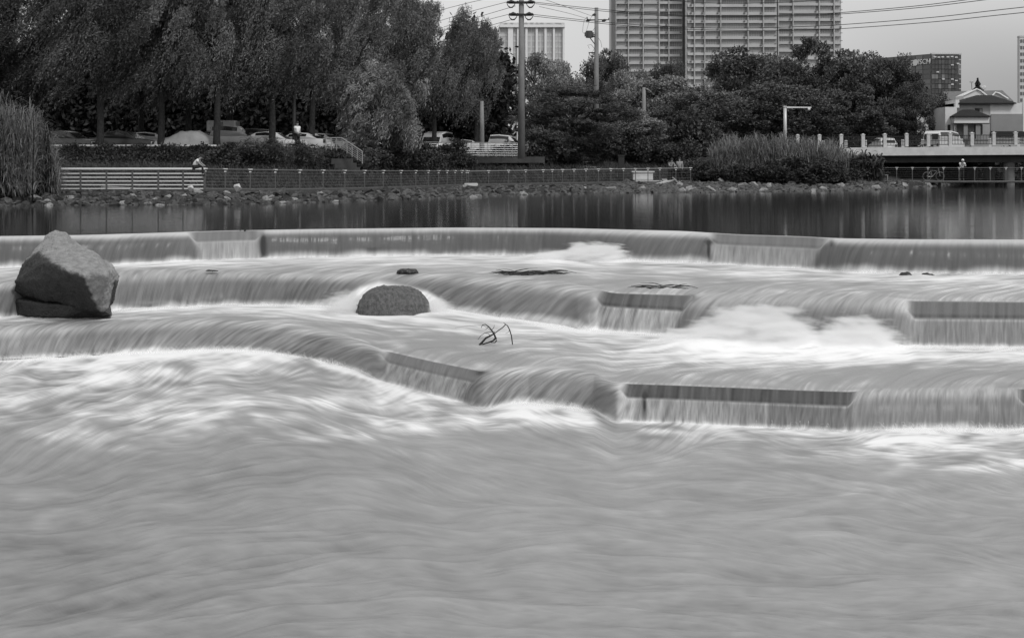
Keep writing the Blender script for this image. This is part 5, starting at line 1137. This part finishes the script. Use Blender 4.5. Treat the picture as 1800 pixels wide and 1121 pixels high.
for o_ in [o for o in C.objects if o.name.startswith(('minibus', 'car_on_bridge')) and o.parent is None]: o_.scale = (.88,)*3
tr = vehicle('pickup', 'grey', vat(398, 92.2, RZ), math.pi, 'grey double-cab truck behind the two close willow trunks', cat='truck', name='parked_truck')
MB().box((.2, 0, 1.75), (1.9, 1.5, .75)).obj('rear_cab', PT['grey'], tr, bevel=.12); MB().box((.35, .765, 1.82), (.55, .03, .42)).obj('side_window', m_glass, tr); MB().box((.35, -.765, 1.82), (.55, .03, .42)).obj('side_window', m_glass, tr); MB().box((-.35, -.765, 1.82), (.55, .03, .42)).obj('side_window', m_glass, tr)
# cloth-covered car
cvv = empty('covered_car', vat(327, 90.8)); tag(cvv, 'car under a pale crumpled cloth cover beside a willow trunk', 'covered car', 'cars parked along the road')
nx, ny = 44, 22; vs = []; 
for i in range(nx):
    for j in range(ny):
        u_ = i/(nx-1)*2-1; v_ = j/(ny-1)*2-1; prof = np.interp(u_, [-1, -.86, -.45, -.15, .4, .72, .95, 1], [.2, .85, 1.0, 1.38, 1.42, 1.08, .95, .2]); wv = (1-abs(v_)**3.2)
        wv = (1-abs(v_)**6); z = .12+(prof-.12)*wv**.6+.035*math.sin(u_*14+v_*7+2*math.sin(u_*5))*wv; vs.append((u_*2.15*(1-.06*abs(v_)**2), v_*1.0, z))
fs = [(i*ny+j, (i+1)*ny+j, (i+1)*ny+j+1, i*ny+j+1) for i in range(nx-1) for j in range(ny-1)]
MB().add(vs, fs).obj('cover', mat('cover_cloth', .26, .8, .34, 2, .4, 10), cvv, True)
for x in (-1.4, 1.4):
    for s_ in (-1, 1): MB().tube([(x, s_*.72, .30), (x, s_*.88, .30)], .30, 12).obj('wheel', m_tyre, cvv)
# ================================================================ PEOPLE
def skin_body(name, joints, edges, radii, m, parent, sub=1):
    me = bpy.data.meshes.new(name); me.from_pydata([tuple(j) for j in joints], edges, []); o = bpy.data.objects.new(name, me); C.objects.link(o)
    sk = o.modifiers.new('s', 'SKIN'); ss = o.modifiers.new('u', 'SUBSURF'); ss.levels = sub; ss.render_levels = sub
    for i, r in enumerate(radii): me.skin_vertices[0].data[i].radius = (r, r) if not hasattr(r, '__len__') else r
    me.skin_vertices[0].data[0].use_root = True
    dg = bpy.context.evaluated_depsgraph_get(); m2 = bpy.data.meshes.new_from_object(o.evaluated_get(dg)); bpy.data.objects.remove(o)
    m2.materials.clear(); m2.materials.append(m); m2.polygons.foreach_set('use_smooth', [True]*len(m2.polygons))
    return obj(name, m2, parent)
m_skin = mat('skin', .28, .6); m_hair = mat('black_hair', .012, .6); m_shirt = mat('white_shirt', .75, .85, .82, 8); m_trou = mat('dark_trousers', .02, .85); m_grey = mat('grey_clothes', .12, .85)
def person(loc, rz, label, pose, shirt=m_shirt, trousers=m_trou, hair=m_hair, scale=1.0):
    e = empty('person', loc, rz); e.scale = (scale,)*3; tag(e, label, 'person'); J = pose
    jt = [J[k] for k in ('pelvis', 'belly', 'chest', 'neck', 'head', 'crown', 'shL', 'elL', 'haL', 'shR', 'elR', 'haR', 'hipL', 'knL', 'anL', 'toL', 'hipR', 'knR', 'anR', 'toR')]
    ed = [(0, 1), (1, 2), (2, 3), (3, 4), (4, 5), (2, 6), (6, 7), (7, 8), (2, 9), (9, 10), (10, 11), (0, 12), (12, 13), (13, 14), (14, 15), (0, 16), (16, 17), (17, 18), (18, 19)]
    ra = [.13, .12, (.15, .12), .055, .085, .07, .065, .045, .032, .065, .045, .032, .09, .062, .042, .035, .09, .062, .042, .035]
    skin_body('body', jt, ed, ra, m_skin, e)
    skin_body('shirt', [J['pelvis'], J['belly'], J['chest'], J['shL'], tuple((Vector(J['shL'])+Vector(J['elL']))/2), J['shR'], tuple((Vector(J['shR'])+Vector(J['elR']))/2)], [(0, 1), (1, 2), (2, 3), (3, 4), (2, 5), (5, 6)], [.145, .15, (.175, .145), .095, .075, .095, .075], shirt, e)
    skin_body('trousers', [J['pelvis'], J['hipL'], J['knL'], J['anL'], J['hipR'], J['knR'], J['anR']], [(0, 1), (1, 2), (2, 3), (0, 4), (4, 5), (5, 6)], [.15, .11, .082, .062, .11, .082, .062], trousers, e)
    h = Vector(J['head']); c = Vector(J['crown']); b = (c-h); mb = bmesh.new(); bmesh.ops.create_uvsphere(mb, u_segments=14, v_segments=9, radius=.112)
    for v in mb.verts: v.co.z = max(v.co.z, -.02)
    me = bpy.data.meshes.new('hair'); mb.to_mesh(me); mb.free(); me.materials.append(hair); ho_ = obj('hair', me, e, tuple(h+b*.55+Vector((0, .015, .01)))); 
    for s_ in ('toL', 'toR'):
        p = Vector(J[s_]); MB().box(p, (.09, .26, .07)).obj('shoe', m_trou, e, bevel=.02)
    return e
stand = dict(pelvis=(0, 0, .95), belly=(0, 0, 1.08), chest=(0, .01, 1.32), neck=(0, 0, 1.49), head=(0, -.02, 1.60), crown=(0, -.01, 1.72), shL=(-.19, 0, 1.40), elL=(-.25, -.05, 1.13), haL=(-.12, -.26, 1.05), shR=(.19, 0, 1.40), elR=(.24, 0, 1.12), haR=(.22, -.10, .88), hipL=(-.10, 0, .90), knL=(-.11, -.02, .50), anL=(-.12, .02, .09), toL=(-.13, -.08, .04), hipR=(.10, 0, .90), knR=(.12, 0, .50), anR=(.14, .03, .09), toR=(.15, -.07, .04))
sit = dict(pelvis=(0, 0, .06), belly=(.05, 0, .18), chest=(.17, 0, .38), neck=(.30, 0, .50), head=(.38, 0, .56), crown=(.42, 0, .67), shL=(.19, -.18, .42), elL=(.36, -.20, .20), haL=(.55, -.14, .06), shR=(.19, .18, .42), elR=(.38, .2, .22), haR=(.58, .14, .08), hipL=(.06, -.10, .02), knL=(.48, -.12, .10), anL=(.50, -.14, -.33), toL=(.56, -.14, -.38), hipR=(.06, .10, .02), knR=(.50, .13, .06), anR=(.46, .15, -.36), toR=(.52, .15, -.42))
lean_ = dict(stand); lean_.update(chest=(0, -.14, 1.28), belly=(0, -.04, 1.08), neck=(0, -.22, 1.43), head=(0, -.27, 1.52), crown=(0, -.28, 1.64), shL=(-.19, -.14, 1.35), elL=(-.22, -.34, 1.16), haL=(-.08, -.46, 1.12), shR=(.19, -.14, 1.35), elR=(.22, -.34, 1.16), haR=(.08, -.46, 1.12))
rail_top = dz(0)+.98+.07
person(at(341.5, FD+.05, rail_top), .0, 'person in a white shirt sitting hunched on the end of the white rail', sit, scale=.85)
person(vat(522.5, 91.0, ZP(263, 91)), .9, 'person in a white shirt and dark trousers standing on the bank by the willows', stand, scale=1.02)
person(at(1178.5, 101.2, .46), .3, 'person in grey behind the end of the thin railing, nearer the concrete box', lean_, m_grey, m_trou); person(at(1194.5, 101.3, .46), -.4, 'person in pale top behind the end of the thin railing, beside the reeds', stand, mat('pale_top', .3, .85), m_trou)
person(at(1690.5, 112.75, bwz(0)), 0, 'person in white leaning on the boardwalk railing under the bridge', lean_, m_shirt, m_trou, mat('white_hat', .8, .7)); person(at(1545, 112.9, bwz(0)-.2), .5, 'person in grey by the boardwalk bench near the drooping canes', stand, mat('light_grey_top', .4, .8), m_trou, scale=.8)
# bicycle leaning on the boardwalk railing
bc = empty('bicycle', at(1641, 112.5, bwz(0))); tag(bc, 'bicycle leaning on the boardwalk railing under the minibus', 'bicycle')
def ring(r, w_, n=20): return [(r*math.cos(t), 0, r*math.sin(t)+r) for t in np.linspace(0, 2*math.pi, n)]
for x in (-.52, .52): o = MB().tube([Vector(p)+Vector((x, 0, 0)) for p in ring(.33, 0)], .025, 5).obj('wheel', mat('bike_rim', .14, .5), bc)
MB().tube([(-.52, 0, .33), (-.1, 0, .3), (.3, 0, .75), (-.2, 0, .78), (-.1, 0, .3)], .02, 5).tube([(.52, 0, .33), (.38, 0, .95)], .02, 5).tube([(-.52, 0, .33), (-.2, 0, .78)], .02, 5).obj('frame', m_steel, bc)
MB().box((-.22, 0, .86), (.24, .12, .05)).obj('saddle', m_dark, bc); MB().tube([(.34, -.25, .98), (.40, 0, .97), (.34, .25, .98)], .018, 5).obj('handlebar', m_steel, bc)
bn = empty('bench', at(1545, 113.3, bwz(0))); tag(bn, 'thin-legged bench on the boardwalk beside the canes', 'bench'); MB().box((0, 0, .42), (1.4, .35, .05)).obj('seat', m_steel, bn)
lg = MB().box((0, 0, .2), (.05, .3, .4)).mesh('leg', m_steel)
for x in (-.65, .65): obj('leg', lg, bn, (x, 0, 0))
# litter on the stones and light patches behind the railing
bag = rock_mesh('bag', 77, mat('plastic_sheet', .42, .6, .5, 6), 1, .9, 16)
for px, py, D, s_, nm, lab, cat in ((336, 331, 65.2, .17, 'plastic_bag', 'pale plastic bag lying on the stones under the seated person', 'bag'), (418, 329, 65.8, .20, 'plastic_bag', 'crumpled pale sheet on the stones right of the seated person', 'bag')):
    o = obj(nm, bag, None, P(px, py, D)); o.scale = (s_, s_, s_*1.5); tag(o, lab, cat)
sl = MB().box((0, 0, 0), (1.5, .5, .12), ry=.06).obj('stone_slab', m_conc, None, bevel=.02); sl.location = P(208, 331, 66.6); tag(sl, 'long pale slab lying behind the slatted railing', 'slab')
bl = MB().box((0, 0, 0), (.9, .4, .22)).obj('stone_slab', m_conc, None, bevel=.04); bl.location = P(828, 325, 95); tag(bl, 'short pale stone block by the bend of the walkway', 'slab')
bl = MB().box((0, 0, 0), (2.4, .3, .10)).obj('stone_slab', m_conc, None); bl.location = P(1003, 329.5, 94); tag(bl, 'long thin pale slab at the water edge below the thin railing', 'slab')
# ================================================================ SPRAY AND MIST
def spray_strands(name, fD, fZ, pxs, n, label, seed, hh=(.10, .30), wd=.006, m=None, out=(.1, .35)):
    rg = np.random.default_rng(seed); x = rg.uniform(*pxs, n); D0 = fD(x)-rg.uniform(0, .35, n); h = rg.uniform(*hh, n)*rg.uniform(.3, 1, n)
    p0 = np.stack([(x-HX)/F*D0, D0, fZ-.03+0*x], 1); a = rg.uniform(-1, 1, n); K = 6; ring_ = []
    for k in range(K+1):
        t = k/K; q = p0+np.stack([a*h*1.1*t, -rg.uniform(*out, n)*0-h*.5*t, h*(1-(1-1.7*t)**2)*.9], 1); wv = wd*(1-t)**.5*.9+.001
        ring_.append(np.stack([q-np.array([wv, 0, 0]), q+np.array([wv, 0, wv])], 1))
    V = np.stack(ring_, 1).reshape(-1, 3); b = np.arange(n)*(K+1)*2
    fq = np.concatenate([np.stack([b+2*k, b+2*k+1, b+2*k+3, b+2*k+2], 1) for k in range(K)])
    tag(obj(name, mesh_np(name, V, fq, m, True)), label, 'spray', kind='stuff')
def mist_mat(name, dens, size, seed=0, streak=(1, 1, 1)):
    m = bpy.data.materials.new(name); m.use_nodes = True; t = m.node_tree; t.nodes.clear()
    o = t.nodes.new('ShaderNodeOutputMaterial'); v = t.nodes.new('ShaderNodeVolumePrincipled'); v.inputs['Color'].default_value = (.97, .97, .97, 1); v.inputs['Anisotropy'].default_value = .1
    tc = t.nodes.new('ShaderNodeTexCoord'); ln_ = t.nodes.new('ShaderNodeVectorMath'); ln_.operation = 'LENGTH'; t.links.new(tc.outputs['Object'], ln_.inputs[0])
    n = t.nodes.new('ShaderNodeTexNoise'); n.inputs['Scale'].default_value = 2.2; n.inputs['Detail'].default_value = 4; mp = t.nodes.new('ShaderNodeMapping'); mp.inputs[3].default_value = streak; mp.inputs[1].default_value = (seed, 0, 0)
    t.links.new(tc.outputs['Object'], mp.inputs[0]); t.links.new(mp.outputs[0], n.inputs['Vector'])
    a = t.nodes.new('ShaderNodeMath'); a.operation = 'MULTIPLY_ADD'; a.inputs[1].default_value = .9; t.links.new(n.outputs[0], a.inputs[0]); t.links.new(ln_.outputs['Value'], a.inputs[2])
    r = t.nodes.new('ShaderNodeMapRange'); r.interpolation_type = 'SMOOTHSTEP'; r.inputs[1].default_value = 1.32; r.inputs[2].default_value = .62; r.inputs[3].default_value = 0; r.inputs[4].default_value = dens
    t.links.new(a.outputs[0], r.inputs[0]); t.links.new(r.outputs[0], v.inputs['Density']); t.links.new(v.outputs[0], o.inputs['Volume']); return m
def mist(px, py, D, rx, ry, rz_, dens, label, seed, streak=(1.5, 1, 3)):
    bm = bmesh.new(); bmesh.ops.create_uvsphere(bm, u_segments=20, v_segments=12, radius=1.0); me = bpy.data.meshes.new('spray'); bm.to_mesh(me); bm.free(); me.materials.append(mist_mat('mist', dens, 1, seed, streak))
    o = obj('spray', me, None, P(px, py, D)); o.scale = (rx/F*D, ry, rz_/F*D); tag(o, label, 'spray', kind='stuff'); return o
DM = lambda py, z: (EYE-z)*F/(py-HY)
mist(1330, 596, 24.4, 150, 1.0, 78, 12, 'large soft plume of white spray at the foot of the middle fall', 1)
mist(1508, 604, 24.2, 100, .9, 64, 10, 'second lower plume of spray left of the broad square block', 2)
mist(1225, 608, 24.9, 120, .8, 44, 9, 'low skirt of spray left of the large plume', 3)
mist(1045, 452, 35.6, 80, 1.0, 34, 14, 'small white plume at the foot of the upper fall', 4)
mist(985, 456, 35.8, 70, .8, 20, 10, 'low tail of the small plume at the foot of the upper fall', 5)

mist(606, 540, 30.2, 56, .5, 40, 4, 'white veil of water sliding down left of the rounded boulder', 6)
mist(770, 545, 30.0, 40, .5, 32, 4, 'white veil of water right of the rounded boulder', 7)
mist(1588, 585, 24.8, 22, .3, 62, 8, 'narrow jet of spray at the left edge of the broad square block', 8)
m_st = mat('spray_strand', .9, .5)
_t = m_st.node_tree; _tp = _t.nodes.new('ShaderNodeBsdfTransparent'); _ms = _t.nodes.new('ShaderNodeMixShader'); _ms.inputs[0].default_value = .38
_t.links.new(_tp.outputs[0], _ms.inputs[1]); _t.links.new(_t.nodes['Principled BSDF'].outputs[0], _ms.inputs[2]); _t.links.new(_ms.outputs[0], _t.nodes['Material Output'].inputs[0])
def foot_strands(nm, fy, z, pxs, n, lab, seed, hh):
    fD = lambda x: WD(fy(x), z)+.10
    spray_strands(nm, fD, z, pxs, n, lab, seed, hh, .0022, m_st)
foot_strands('spray', foot3y, Z3, (-60, 1860), 5200, 'fine splashes leaping at the foot of the lowest fall', 31, (.03, .17))
foot_strands('spray', foot2y, Z2a, (-60, 1860), 4200, 'fine splashes leaping at the foot of the middle fall', 32, (.03, .15))
foot_strands('spray', foot1y, Z1a, (-60, 1860), 3600, 'fine splashes leaping at the foot of the upper fall', 33, (.02, .11))
